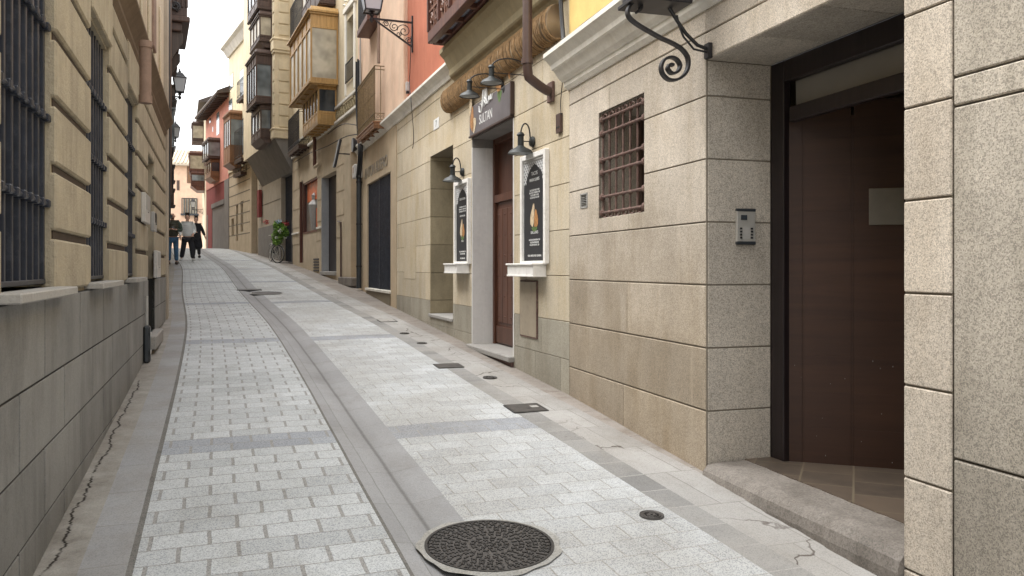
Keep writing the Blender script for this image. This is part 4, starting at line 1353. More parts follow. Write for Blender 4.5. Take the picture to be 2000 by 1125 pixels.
board_at(887, 915, 347, 515, (868, 892, 917, 534), 'smaller white framed menu board left of the SULTAN door', L1, (.42, 0))
GN = 'gooseneck lamps on the restaurant front'
def lamp_at(um, ush, vm, lab, k=1.0, nb=0):
    reach = W.dep(um, ush)
    s = W.s(um)
    gooseneck('wall_lamp', W, s, W.z(um, vm), lab, GN, k, reach / k)
lamp_at(1042, 1017, 277, 'gooseneck lamp over the larger menu board', 1.0)
lamp_at(905, 884, 336, 'gooseneck lamp over the smaller menu board', 1.0)
def lamp_n(u_sh, v_sh, lab, n_m=.25, rch=.34):
    s = W.s(u_sh, rch); z = W.z(u_sh, v_sh, rch) + .1
    r = gooseneck('wall_lamp', W, s, z - .0, lab, GN, .86, rch / .86)
lamp_n(917, 186, 'gooseneck lamp on the cane roll, the left one above the SULTAN sign', rch=.45)
lamp_n(960, 160, 'gooseneck lamp on the cane roll, the right one above the SULTAN sign', rch=.45)

# brown downpipe with its elbow into the wall
n = .30
u_p = 1030; s_ = W.s(u_p, n)
zb = W.z(u_p, 125, n); ze = W.z(1083, 178)
r = empty('downpipe', W.at(s_, 0, ze), 'brown metal rain pipe coming down past the cane roll and bending into the wall', 'downpipe')
m = MB()
pr = .048; se = W.s(1080) - s_
m.tube([(0, n, 6.2 - ze), (0, n, zb - ze + .02)], pr, 14)
m.build('pipe', 'pipe_brown', r, True)
m = MB(); el = []
for i in range(8):
    a = i / 7; el.append((se * (a ** 1.6) * .25, n - .02 * a * a, zb - ze + .02 - .16 * a * .9))
for i in range(1, 8):
    a = i / 7; el.append((se * (.25 + .70 * a), n - .02 - (n - .06) * a, zb - ze - .124 - (zb - ze - .124) * (1 - (1 - a) ** 1.3)))
m.tube(el, pr, 14); m.build('elbow', 'pipe_brown', r, True)
m = MB(); m.tube([(0, n, zb - ze + .0), (0, n, zb - ze + .05)], pr + .012, 14); m.build('pipe_collar', 'pipe_brown', r, True)
m = MB(); m.tube([(0, n, zb - ze + .75), (0, n, zb - ze + .79)], pr + .008, 14); m.build('pipe_collar', 'pipe_brown', r, True)
m = MB(); m.box(se - .05, se + .09, 0, .03, -.1, .1, .005); m.build('wall_flange', 'iron_rust', r)

# junction box and its cable, cable bundle
s_ = W.s(1095); r = empty('junction_box', W.at(s_, 0, W.z(1095, 260)), 'brown flat junction box on the pier right of the larger menu board', 'junction box')
m = MB(); m.box(-.055, .055, 0, .03, 0, W.z(1095, 222) - W.z(1095, 260), .004); m.build('housing', 'pipe_brown', r)
m = MB(); m.box(-.045, .045, .03, .033, .05, .06); m.build('slot', 'black', r)
def cable(name, W, pts, rad, label, mat='cable', strands=1, seed=1, cat='cable'):
    q = random.Random(seed)
    P = [W.pt(W.s(u, n), n, W.z(u, v, n)) for u, v, n in pts]
    m = MB()
    for k in range(strands):
        o = Vector((q.uniform(-1, 1), q.uniform(-1, 1), q.uniform(-1, 1))) * rad * (2.2 if strands > 1 else 0)
        PP = []
        for i in range(len(P) - 1):
            for t in range(5):
                a, b = P[i], P[i + 1]
                pm = P[i - 1] if i > 0 else a; pn = P[i + 2] if i + 2 < len(P) else b
                t_ = t / 5
                c = .5 * ((2 * a) + (-pm + b) * t_ + (2 * pm - 5 * a + 4 * b - pn) * t_ ** 2 + (-pm + 3 * a - 3 * b + pn) * t_ ** 3)
                PP.append(c + o + Vector((0, 0, q.uniform(-1, 1) * rad * .3)))
        PP.append(P[-1] + o)
        m.tube(PP, rad, 6)
    c = P[0]
    ob = m.build(name, mat, loc=tuple(c))
    return tag(ob, label, cat)
cable('cable', W, [(1098, 60, .04), (1097, 110, .04), (1099, 150, .03), (1095, 200, .02), (1096, 224, .02)], .005, 'thin black wire running down to the brown junction box')
cable('cable_bundle', W, [(1093, -60, .06), (1097, 20, .06), (1101, 70, .07), (1106, 92, .1), (1111, 104, .14)], .008, 'bundle of black cables hanging beside the yellow wall', 'cable', 5, 3)
_zt = W1.z(1112, 176) + .36
_cv = lambda u, n: (u, HOR - (_zt - EYE) * F / W1.pt(W1.s(u, n), n).y, n)
cable('cable_bundle', W1, [_cv(1104, .1), _cv(1120, .16), _cv(1160, .17), _cv(1215, .17), _cv(1300, .16), _cv(1500, .16)], .009, 'black cables lying along the top of the white cornice', 'cable', 4, 5)
cable('cable', W, [(803, 70, .05), (801, 130, .05), (800, 165, .05), (803, 200, .18), (806, 235, .05), (808, 270, .03), (806, 290, .03)], .007, 'thin black wire down the red wall below the lantern bracket')
s_ = W.s(800); r = empty('wire_connector', W.at(s_, .01, W.z(800, 178)), 'small white connector on the wire down the red wall', 'connector')
m = MB(); m.box(-.03, .03, .0, .06, 0, .16, .01); m.build('housing', 'plastic_white', r); m = MB(); m.box(-.03, .03, .0, .055, -.05, -.001, .01); m.build('cap', 'black', r)

# ------------------------------------------------------------------ lanterns
def lantern_parts(r, k, off, hang=False):
    """four sided street lantern, its foot at off (a Vector), k = width across the shoulders"""
    h = k * 1.05
    T = Matrix.Translation(off)
    def ring(w, z): return [T @ Vector((sx * w, sy * w, z)) for sx, sy in ((-1, -1), (1, -1), (1, 1), (-1, 1))]
    b0, b1 = ring(k * .29, 0), ring(k * .46, h)
    m = MB()
    for i in range(4):
        m.bar(b0[i], b1[i], k * .045)
        m.bar(b0[i], b0[(i + 1) % 4], k * .06); m.bar(b1[i], b1[(i + 1) % 4], k * .07)
    m.build('lantern_frame', 'iron', r)
    m = MB(); i0, i1 = ring(k * .275, .01), ring(k * .445, h - .01)
    a = [m.V(p) for p in i0]; c = [m.V(p) for p in i1]
    for i in range(4): m.Fc(a[i], a[(i + 1) % 4], c[(i + 1) % 4], c[i])
    m.Fc(*a[::-1])
    m.build('lantern_glass', 'lamp_glass', r)
    m = MB()
    prof = [(.56, h), (.56, h + k * .05), (.46, h + k * .12), (.38, h + k * .30), (.24, h + k * .42), (.13, h + k * .46), (.13, h + k * .56), (.05, h + k * .60), (.09, h + k * .66), (.03, h + k * .72), (.03, h + k * .84), (0, h + k * .86)]
    rings = []
    for w, z in prof:
        rings.append([m.V(T @ Vector((w * k * math.cos(a) * (1.18 if i < 3 else 1), w * k * math.sin(a) * (1.18 if i < 3 else 1), z))) for a in [math.pi / 4 + math.pi / 2 * j for j in range(4)] for i in [prof.index((w, z))]])
    for a, b in zip(rings, rings[1:]):
        for j in range(4): m.Fc(a[j], a[(j + 1) % 4], b[(j + 1) % 4], b[j])
    m.Fc(*rings[0][::-1])
    m.build('lantern_cap', 'iron', r)
def spiral(cx_, cz_, r0, r1, a0, turns, n=28):
    return [(cx_ + (r0 + (r1 - r0) * i / n) * math.cos(a0 + turns * 2 * math.pi * i / n), cz_ + (r0 + (r1 - r0) * i / n) * math.sin(a0 + turns * 2 * math.pi * i / n)) for i in range(n + 1)]
def wall_lantern(name, W, s, z, reach, k, label, group=None, drop=.45):
    """bracket at (s, z) reaching out, lantern standing on its tip"""
    r = empty(name, W.at(s, 0, z), label, 'street lamp', group)
    m = MB()
    m.box(-.02, .02, 0, .025, -drop - .1, .12)
    m.bar((0, .0, 0), (0, reach, .0), .03); m.bar((0, .02, -drop), (0, reach * .9, -.03), .026)
    m.build('bracket', 'iron', r)
    m = MB()
    for c, q, r0, a0, t in ((.22, -.17, .13, 0, 1.6), (.46, -.11, .09, 1.0, -1.6), (.66, -.07, .055, 0, 1.5), (.10, -.34, .06, 0, 1.4), (.35, -.24, .05, 2, 1.4)):
        m.tube([(0, reach * c + a * drop / .45, q * drop / .45 + b * drop / .45) for a, b in spiral(0, 0, r0, .015, a0, t)], .008, 5)
    m.build('scrollwork', 'iron', r)
    m = MB(); m.lathe([(.0, -.08), (.03, -.05), (.045, -.01), (.02, .03), (.05, .07), (.02, .1), (.06, .12)], 10, (0, reach, 0)); m.build('bracket_foot', 'iron', r, True)
    lantern_parts(r, k, Vector((0, reach, .12)))
    return r
# big lantern on the red wall: bracket root seen at u 801, tip at 722
s_ = W.s(801, .05); rch = W.dep(801, 722) ; z_ = W.z(801, 44, .05)
wall_lantern('wall_lantern', W, s_, z_, rch, .44, 'iron lantern on a scrolled bracket fixed to the red wall, top edge of the photo', None, .42)

# iron scroll bracket and the dark box it carries, right of the barred window
sB = W1.s(1387); tt = lambda u: W1.dep(1387, u)
def zb_(u, v): return W1.zd(sB, tt(u), v)
z0 = zb_(1387, 100)
r = empty('hanging_sign', W1.at(sB, 0, z0), 'dark iron box sign held by a scrolled bracket at the granite door corner', 'sign')
P2 = lambda u, v: (0, tt(u), zb_(u, v) - z0)
m = MB()
m.tube([P2(1387, 98), P2(1362, 88), P2(1340, 66), P2(1322, 40), P2(1306, 14)], .012, 8)
m.tube([P2(1384, 103), P2(1355, 96), P2(1335, 72), P2(1326, 50), P2(1322, 30)], .007, 6)
c = P2(1387, 100); m.box(-.03, .03, -.003, .03, -.05, .05, .004)
m.build('strut', 'iron', r, True)
m = MB()
c = P2(1318, 128)
pts = [P2(1250, 24), P2(1243, 20), P2(1240, 12)]
sp = [P2(1243, 24), P2(1250, 19), P2(1251, 11), P2(1243, 6), P2(1232, 9), P2(1226, 20), P2(1228, 33), P2(1242, 46), P2(1265, 60), P2(1290, 74), P2(1312, 84), P2(1330, 95), P2(1342, 110), P2(1344, 128), P2(1338, 144), P2(1324, 155), P2(1307, 156), P2(1295, 146), P2(1291, 131), P2(1297, 117), P2(1310, 112), P2(1322, 117), P2(1328, 129), P2(1322, 141), P2(1311, 143), P2(1304, 134), P2(1308, 126), P2(1315, 128)]
q = []
for i in range(len(sp) - 1):
    a, b = Vector(sp[i]), Vector(sp[i + 1]); pm = Vector(sp[max(0, i - 1)]); pn = Vector(sp[min(len(sp) - 1, i + 2)])
    for t in range(4):
        t_ = t / 4
        q.append(.5 * ((2 * a) + (-pm + b) * t_ + (2 * pm - 5 * a + 4 * b - pn) * t_ ** 2 + (-pm + 3 * a - 3 * b + pn) * t_ ** 3))
q.append(Vector(sp[-1]))
# flat bar: a wide, thin strip following the curve
m = MB(); n_ = len(q); rings = []
for i in range(n_):
    d = (q[min(i + 1, n_ - 1)] - q[max(i - 1, 0)]).normalized(); nn = Vector((0, -d.z, d.y))
    rings.append([m.V(q[i] + nn * a + Vector((b, 0, 0))) for a, b in ((-.008, -.02), (.008, -.02), (.008, .02), (-.008, .02))])
for a, b in zip(rings, rings[1:]):
    for j in range(4): m.Fc(a[j], a[(j + 1) % 4], b[(j + 1) % 4], b[j])
m.Fc(*rings[0][::-1]); m.Fc(*rings[-1])
m.build('scroll_bracket', 'iron', r, True)
ta, tb = tt(1332), tt(1224); zc = P2(1280, 14)[2]
m = MB(); m.box(-.14, .14, ta, tb, zc, zc + .025, .004); m.box(-.12, .12, ta + .02, tb - .02, zc + .025, zc + .5, .01); m.build('sign_box', 'iron', r)
m = MB(); m.box(-.122, -.118, ta + .05, tb - .05, zc + .08, zc + .45); m.build('sign_face', 'chalk_black', r)

# ------------------------------------------------------------------ covers in the paving
def place(u, v, dz=0.0):
    p = gp(u, v)
    e = .2
    nx = (gz(p.x + e, p.y) - gz(p.x - e, p.y)) / (2 * e); ny = (gz(p.x, p.y + e) - gz(p.x, p.y - e)) / (2 * e)
    zax = Vector((-nx, -ny, 1)).normalized()
    xax = Vector((.94, .33, 0)); xax = (xax - zax * xax.dot(zax)).normalized(); yax = zax.cross(xax)
    return Matrix(((xax.x, yax.x, zax.x, p.x), (xax.y, yax.y, zax.y, p.y), (xax.z, yax.z, zax.z, p.z + dz), (0, 0, 0, 1)))
def manhole(u, v, rad, label, detail=True):
    mt = place(u, v, .004)
    r = empty('manhole_cover', mt, label, 'manhole cover', 'round cast iron covers in the paving')
    m = MB()
    # ragged cement collar
    n = 120; a_, b_ = [], []
    for i in range(n):
        a = 2 * math.pi * i / n; k = rad * 1.0
        o = rad * (1.11 + .025 * math.sin(a * 3 + 1) + .02 * math.sin(a * 7) + .015 * math.sin(a * 13 + 2))
        a_.append(m.V(k * math.cos(a), k * math.sin(a), .004)); b_.append(m.V(o * math.cos(a), o * math.sin(a), .001))
    for i in range(n): m.Fc(a_[i], b_[i], b_[(i + 1) % n], a_[(i + 1) % n])
    m.build('cement_collar', 'collar', r)
    m = MB(); m.lathe([(rad * .955, -.004), (rad * .955, .007), (rad, .008), (rad * 1.0, -.01)], 64); m.build('rim', 'cast_dark', r)
    m = MB(); m.lathe([(0, .003), (rad * .94, .003), (rad * .94, -.01)], 64); m.build('lid', 'cast_iron', r)
    if detail:
        m = MB()
        def cross(x, y, s, a):
            T = Matrix.Translation((x, y, .0052)) @ Matrix.Rotation(a, 4, 'Z')
            m.obox(T @ Matrix.Rotation(R(45), 4, 'Z'), s, s * .26, .0026); m.obox(T @ Matrix.Rotation(R(-45), 4, 'Z'), s, s * .26, .0023)
        def dash(x, y, s, a):
            m.obox(Matrix.Translation((x, y, .0052)) @ Matrix.Rotation(a, 4, 'Z'), s, s * .3, .0026)
        rr = [(.07, 5), (.16, 9), (.26, 14), (.40, 20), (.50, 26), (.61, 30), (.71, 36), (.82, 42), (.90, 46)]
        for j, (q_, n_) in enumerate(rr):
            for i in range(n_):
                a = 2 * math.pi * i / n_ + j * .3
                x, y = rad * q_ * math.cos(a), rad * q_ * math.sin(a)
                if i % 6 == 5 and j > 2: dash(x, y, rad * .045, a)
                else: cross(x, y, rad * (.048 if j > 1 else .038), a + (.4 if j % 2 else 0))
        m.build('raised_pattern', 'cast_dark', r)
        m = MB(); m.lathe([(rad * .035, .0035), (rad * .05, .0075), (rad * .065, .0035)], 16, (rad * .42, rad * .62, 0)); m.build('key_hole', 'cast_dark', r)
    return r
manhole(956, 1068, .325, 'round cast iron manhole cover with raised crosses in the foreground paving')
manhole(521, 573, .33, 'distant round iron manhole cover beside the gutter', False)
def small_round(u, v, rad, label):
    r = empty('valve_cover', place(u, v, .005), label, 'valve cover', 'small round covers along the right side')
    m = MB(); m.lathe([(0, .002), (rad * .30, .006), (rad * .34, .001), (rad * .62, .001), (rad * .66, .006), (rad * .74, .006), (rad * .78, .001), (rad * .92, .002), (rad, .006), (rad * 1.02, -.004)], 28); m.build('lid', 'cast_iron', r)
    m = MB()
    for i in range(16):
        a = 2 * math.pi * i / 16; m.obox(Matrix.Translation((rad * .5 * math.cos(a), rad * .5 * math.sin(a), .003)) @ Matrix.Rotation(a, 4, 'Z'), rad * .08, rad * .025, .002)
    m.obox(Matrix.Translation((0, 0, .006)) @ Matrix.Rotation(.4, 4, 'Z'), rad * .12, rad * .03, .002)
    m.build('raised_pattern', 'cast_dark', r)
small_round(1273, 1010, .068, 'small round iron valve cover nearest the camera, in front of the entrance step')
small_round(957, 739, .075, 'small round iron valve cover between the two rectangular hatches')
small_round(824, 671, .07, 'small round iron valve cover before the restaurant doorstep')
small_round(790, 652, .07, 'small round iron valve cover below the smaller menu board')
def hatch(u, v, w, d, label, mat='cast_iron', strip=False):
    r = empty('access_hatch', place(u, v, .005), label, 'access hatch', 'rectangular hatches along the right side')
    m = MB(); m.box(-w / 2, w / 2, -d / 2, d / 2, -.01, .004, .003); m.build('lid', mat, r)
    m = MB()
    for a in (-1, 1):
        m.box(a * w * .53 - .008, a * w * .53 + .008, -d * .54, d * .54, -.01, .003)
        m.box(-w * .53, w * .53, a * d * .54 - .008, a * d * .54 + .008, -.01, .0028)
    m.build('frame', 'cast_dark', r)
    m = MB(); m.lathe([(0, .0045), (.014, .0055), (.018, .004)], 10, (w * .05, -d * .12, 0)); m.build('key_hole', 'black', r)
    if strip:
        m = MB(); m.box(w * .18, w * .42, -d * .05, d * .2, .004, .006, .001); m.build('label_plate', 'plastic_gray', r)
hatch(1027, 798, .29, .27, 'rectangular iron hatch with a pale strip, nearest the camera', 'cast_iron', True)
hatch(876, 715, .27, .24, 'plain rectangular iron hatch before the restaurant door')
hatch(756, 627, .26, .30, 'bluish rectangular hatch lid near the folding gate', 'sill_stone')
hatch(487, 566, .5, .3, 'drain grate in the gutter just before the distant manhole')

# ------------------------------------------------------------------ bay windows and balconies
def mirador(parent, W, uw, uf, ufar, vt, vb, frame, glass, name='bay_window', front=4, side=1, base=.22, top=.12, eave=.07, dp=None, s1=None, lab=None, belly=0.0):
    dp = dp or W.dep(uw, uf); s0 = W.s(uw); s1 = s1 if s1 is not None else W.s(ufar, dp)
    z1 = W.zd(s0, dp, vt); z0 = W.zd(s0, dp, vb); H = z1 - z0
    zb, zt = z0 + H * base, z1 - H * top
    m = MB(); t = .05
    # floor and roof slabs
    m.box(s0 - eave * .5, s1 + eave * .5, 0, dp + eave * .5, z0, z0 + .05, .008)
    m.box(s0 - eave, s1 + eave, 0, dp + eave, z1 - .05, z1, .008)
    m.box(s0 - eave * .5, s1 + eave * .5, 0, dp + eave * .5, z1 - .10, z1 - .051, .004)
    m.prism([(s0 - eave, z1), (s1 + eave, z1), (s1, z1 + .12), (s0, z1 + .12)], 0, dp)
    if belly: m.prism([(0, z0 - belly), (dp * .55, z0 - belly), (dp + .02, z0), (0, z0)], s0 + .02, s1 - .02, 'x')
    # panels below and above the glass
    m.box(s0 + .01, s1 - .01, .01, dp - .01, z0 + .05, zb, 0)
    m.box(s0 + .01, s1 - .01, .01, dp - .01, zt, z1 - .1, 0)
    xs = [s0 + (s1 - s0) * k / front for k in range(front + 1)]
    for x in xs: m.box(max(s0, x - t / 2), min(s1, x + t / 2) if x < s1 - .01 else s1, dp - .03, dp + .012, z0 + .05, z1 - .1, .004)
    ys = [dp * k / side for k in range(side + 1)]
    for y in ys[:-1] + [dp - .03]:
        m.box(s0 - .012, s0 + .03, max(0, y - t / 2 + .02), y + t / 2 + .01, z0 + .05, z1 - .1, .004)
        m.box(s1 - .03, s1 + .012, max(0, y - t / 2 + .02), y + t / 2 + .01, z0 + .05, z1 - .1, .004)
    for z in (zb, zt, z0 + .09):
        m.box(s0 - .006, s1 + .006, .0, dp + .006, z - .03, z + .03, .004)
    for a, b in zip(xs, xs[1:]):     # raised panels
        m.box(a + .06, b - .06, dp - .01, dp + .004, z0 + .12, zb - .06, .008)
    m.box(s0 - .004, s0 + .02, .08, dp - .08, z0 + .12, zb - .06, .008)
    # soffit coffers
    k = max(2, front)
    for i in range(k):
        a = s0 + (s1 - s0) * i / k
        m.box(a - .0, a + .05, .02, dp - .02, z0 - .03, z0, .003)
    m.box(s0, s1, dp / 2 - .02, dp / 2 + .02, z0 - .025, z0 - .001, .003); m.box(s0, s1, dp - .05, dp, z0 - .028, z0 - .001, .003)
    o = m.build(name, frame, parent)
    if lab: o['label'] = lab
    m = MB(); m.box(s0 + .02, s1 - .02, .02, dp - .02, zb, zt); m.build('panes', glass, o)
    return o, (s0, s1, dp, z0, z1)
def balcony(parent, W, uw, uf, ufar, vt, vb, iron='iron', slab='wood_brown', dp=None, step=.11, scroll=True):
    dp = dp or W.dep(uw, uf); s0 = W.s(uw); s1 = W.s(ufar, dp)
    z1 = W.zd(s0, dp, vt); z0 = W.zd(s0, dp, vb)
    m = MB(); m.box(s0, s1, 0, dp, z0 - .10, z0, .01); m.box(s0 - .02, s1 + .02, 0, dp + .02, z0 - .03, z0 - .0, .005)
    for i in range(4):
        a = s0 + (s1 - s0) * i / 4; m.box(a, a + .05, .0, dp, z0 - .14, z0 - .101, .003)
    for y in (dp * .5, dp - .05): m.box(s0, s1, y, y + .04, z0 - .135, z0 - .102, .003)
    b = m.build('balcony', slab, parent)
    m = MB()
    P = [(s0, 0.02), (s0, dp - .02), (s1, dp - .02), (s1, 0.02)]
    for (a, y0), (c, y1) in zip(P, P[1:]):
        L = math.hypot(c - a, y1 - y0)
        for z in (z1, z1 - .07, z0 + .16, z0 + .03): m.bar((a, y0, z), (c, y1, z), .022, .014)
        n = max(2, int(L / step))
        for k in range(n + 1):
            x, y = a + (c - a) * k / n, y0 + (y1 - y0) * k / n
            m.bar((x, y, z0 + .02), (x, y, z1), .014)
            m.lathe([(0, -.03), (.014, 0), (0, .03)], 6, (x, y, (z0 + z1) / 2))
            if scroll and k < n:
                xm, ym = a + (c - a) * (k + .5) / n, y0 + (y1 - y0) * (k + .5) / n
                dx, dy = (c - a) / L, (y1 - y0) / L
                m.tube([(xm + dx * p, ym + dy * p, z0 + .095 + q) for p, q in spiral(0, 0, .045, .01, k, 1.3, 10)], .005, 4)
    m.build('railing', iron, b)
    return b
def opening(parent, W, u_near, u_far, v_top, v_bot, mat, name='window', depth=.18, frame=None, at_n=0.0, vref='near', bars=0):
    """a framed thing set on the wall face; v's are read at the near or far edge"""
    s0, s1 = W.s(u_near), W.s(u_far); ur = u_near if vref == 'near' else u_far
    z1, z0 = W.z(ur, v_top), W.z(ur, v_bot)
    m = MB(); m.box(s0 + .05, s1 - .05, -depth, -depth + .02 + at_n, z0 + .04, z1 - .05)
    o = m.build(name, mat, parent)
    m = MB(); fm = frame or 'wood_brown'
    m.box(s0, s0 + .05, -depth, -.02, z0, z1); m.box(s1 - .05, s1, -depth, -.02, z0, z1); m.box(s0 + .05, s1 - .05, -depth, -.02, z1 - .05, z1); m.box(s0 + .05, s1 - .05, -depth, -.0, z0, z0 + .04)
    for k in range(bars): x = s0 + (s1 - s0) * (k + 1) / (bars + 1); m.box(x - .02, x + .02, -depth + .02, -depth + .05, z0 + .04, z1 - .05)
    m.build('frame', fm, o)
    return (s0, s1, z0, z1)
def op(W, un, uf, vt, vb, ref='near'):
    ur = un if ref == 'near' else uf
    return (W.s(un), W.s(uf), W.z(ur, vb), W.z(ur, vt))

# ================================================================== RIGHT 3: beige house with the golden bay
def build_beige():
    W = W4
    root = empty('beige_house', W.mtx, 'beige rendered house with golden wooden bay windows and a small shop window', 'building')
    shop = op(W, 620, 585, 343, 513); shop = (shop[0], shop[1], W.z(592, 458), W.z(620, 343))
    sdoor = (W.s(592), W.s(585), W.z(590, 513), W.z(592, 352))
    shop = (W.s(620), W.s(592), shop[2], shop[3])
    d1 = (W.s(657), W.s(628), W.z(657, 531), W.z(657, 332))
    d2 = (W.s(697), W.s(685), W.z(697, 542), W.z(697, 290))
    ops = [shop, sdoor, d1, d2]
    zf = W.z(650, 250)
    m = MB(); rect_minus(m, .0, W.len, -1, zf, -.5, 0, ops); m.build('ground_floor_wall', 'beige_render', root)
    m = MB()
    for k, v in enumerate((300, 345, 390, 432, 470)):
        z = W.z(625, v)
        for a, b in ((W.s(628), W.s(620)), (W.s(585), W.len), (W.s(672), W.s(658))):
            m.box(a, b, .0, .012, z, z + .42, .02)
    m.build('pier_blocks', 'beige_render', root)
    m = MB(); z = W.z(628, 446); m.box(W.s(628) - .0, W.s(620), 0, .05, z, z + .06, .01); m.box(W.s(584), W.len, 0, .05, z, z + .06, .01); m.build('pier_band', 'white_mould', root)
    m = MB(); m.box(0, W.len, -.1, .07, zf, zf + .08, .01); m.box(0, W.len, -.1, .05, zf + .42, zf + .5, .01)
    m.build('string_course', 'white_mould', root)
    m = MB(); q = 0
    x = .1
    while x < W.len:
        m.tube([(x + a, .012, zf + .25 + b) for a, b in spiral(0, 0, .13, .03, q, 1.6 if q % 2 else -1.6, 18)], .018, 5)
        x += .27; q += 1
    m.box(0, W.len, -.1, .006, zf + .081, zf + .419); m.build('scroll_frieze', 'cornice_olive', root)
    wup = (W.s(692), W.s(677), W.z(692, 150), W.z(692, 22))
    m = MB(); rect_minus(m, 0, W.len, zf + .5, 13.5, -.4, -.01, [wup]); m.build('upper_wall', 'cream_wall', root)
    m = MB(); m.box(wup[0], wup[1], -.25, -.2, wup[2], wup[3]); w = m.build('window', 'glass_mid', root)
    m = MB()
    for a, b in ((wup[0] - .14, wup[0]), (wup[1], wup[1] + .14)): m.box(a, b, -.02, .03, wup[2] - .3, wup[3] + .2, .01)
    m.box(wup[0] - .2, wup[1] + .2, -.02, .06, wup[3] + .2, wup[3] + .35, .01)
    for k in range(8): m.lathe([(0, -.03), (.06, 0), (0, .05)], 8, (wup[0] - .1 + k * .15, .04, wup[3] + .42 + .16 * math.sin(k * math.pi / 7)))
    m.build('window_surround', 'white_mould', w)
    m = MB()
    for k in range(8): x = wup[0] + (wup[1] - wup[0]) * k / 7; m.bar((x, .03, wup[2]), (x, .03, wup[2] + .5), .015)
    m.bar((wup[0], .03, wup[2] + .5), (wup[1], .03, wup[2] + .5), .02); m.bar((wup[0], .03, wup[2] + .02), (wup[1], .03, wup[2] + .02), .02)
    m.build('window_railing', 'iron', w)
    m = MB(); m.box(W.s(690), W.s(672), -.0, .03, W.z(690, 190), W.z(690, 180), .005); m.build('moulding', 'cream_wall', root)
    mirador(root, W, 660, 607, 567, 19, 162, 'wood_gold', 'curtain', front=5, side=1, base=.07, top=.22, eave=.10, lab='large golden oak bay window with tall curtained panes')
    mirador(root, W, 657, 621, 592, 166, 240, 'wood_gold', 'glass_dark', front=5, side=1, base=.30, top=.05, eave=.02, lab='smaller golden oak bay window below the large one')
    balcony(root, W, 604, 583, 562, 213, 281, 'iron', 'wood_brown')
    balcony(root, W, 612, 596, 566, -40, 35, 'iron', 'wood_brown')
    # upper bay continuing out of the picture
    mirador(root, W, 655, 625, 590, -150, 6, 'wood_brown', 'curtain', front=4, base=.3)
    # peach end balcony belongs to the wall line of the restaurant house, here only shop fronts
    m = MB(); s0, s1, z0, z1 = shop
    m.box(s0, s1, -.16, -.12, z0, z1); sw = m.build('shop_window', 'poster_mix', root)
    m = MB(); m.box(s0 + .02, s1 - .2, -.119, -.11, z0 + (z1 - z0) * .62, z1 - .02); m.build('orange_banner', 'poster_orange', sw)
    m = MB(); m.box(s0 + .5, s0 + .85, -.119, -.112, z0 + .15, z0 + (z1 - z0) * .45); m.build('orange_display', 'poster_orange', sw)
    m = MB(); m.lathe([(.10, 0), (.16, .5), (.2, .8), (.07, .95), (.09, 1.1), (0, 1.2)], 8, (s0 + 1.1, -.1, z0 + .1), None); m.build('display_figure', 'plastic_gray', sw)
    m = MB(); m.box(s0, s0 + .05, -.12, -.02, z0, z1); m.box(s0 + .05, s1, -.12, -.02, z1 - .06, z1); m.box(s0 + .05, s1, -.12, .01, z0, z0 + .06); m.build('frame', 'wood_red', sw)
    s0, s1, z0, z1 = sdoor
    m = MB(); m.box(s0, s1, -.14, -.08, z0, z1); m.box(s0, s0 + .08, -.08, -.0, z0, z1, .01); m.box(s1 - .08, s1, -.08, -.0, z0, z1, .01); m.build('shop_door', 'wood_red', root)
    s0, s1, z0, z1 = d1; dj = W.dep(628, 642)
    m = MB(); m.box(s1 - .03, s1 - .002, dj, .004, z0, z1 - .002, .003); m.build('marble_jamb', 'gray_stone_jamb', root)
    m = MB(); m.box(s0, s1, dj - .05, dj, z0, z1); m.build('door', 'frame_dark', root)
    m = MB(); m.box(s0, s1 + .02, dj, .05, z0 - .1, z0 + .006, .01); m.build('doorstep', 'sill_stone', root)
    s0, s1, z0, z1 = d2
    m = MB(); m.box(s0, s1, -.22, -.16, z0, z1)
    for k in range(4): m.box(s0 + .1, s1 - .1, -.16, -.14, z0 + .2 + k * .55, z0 + .65 + k * .55, .01)
    m.build('door', 'wood_gold', root)
    m = MB(); m.box(W.s(698.5), W.s(672), -.05, .16, z0 - .22, z0, .015); m.build('doorstep', 'threshold', root)
    # vent
    s0, s1 = W.s(623), W.s(613); z0, z1 = W.z(623, 530), W.z(623, 502)
    m = MB()
    for i in range(5): m.box(s0, s1, .0, .02, z0 + (z1 - z0) * i / 5, z0 + (z1 - z0) * (i + .55) / 5, .003)
    m.build('vent_grille', 'cast_iron', root)
    m = MB(); m.tube([(W.s(668), .03, W.z(668, 548)), (W.s(668), .03, W.z(668, 434)), (W.s(662), .03, W.z(662, 432))], .022, 6); m.build('cable_duct', 'pipe_brown', root)
M['gray_stone_jamb'] = granite('gray_stone_jamb', (0.33, 0.335, 0.34, 1), 0.1, 20, (0.24, 0.24, 0.25, 1), 0.5, 0.1)
build_beige()

W = W4
s_ = W.s(616, .08); zz0 = W.z(616, 325, .08)
r = empty('downpipe', W.at(s_, 0, zz0), 'red-brown pipe coming down from the small golden bay window', 'downpipe')
m = MB(); m.tube([(0, .1, 0), (0, .1, W.z(616, 255, .08) - zz0)], .055, 10); m.build('pipe', 'wood_red', r, True)
m = MB(); m.tube([(.12, .09, .02), (0, .1, -.02), (-.25, .08, .0), (-.5, .04, .02)], .05, 10); m.build('elbow', 'beige_render', r, True)
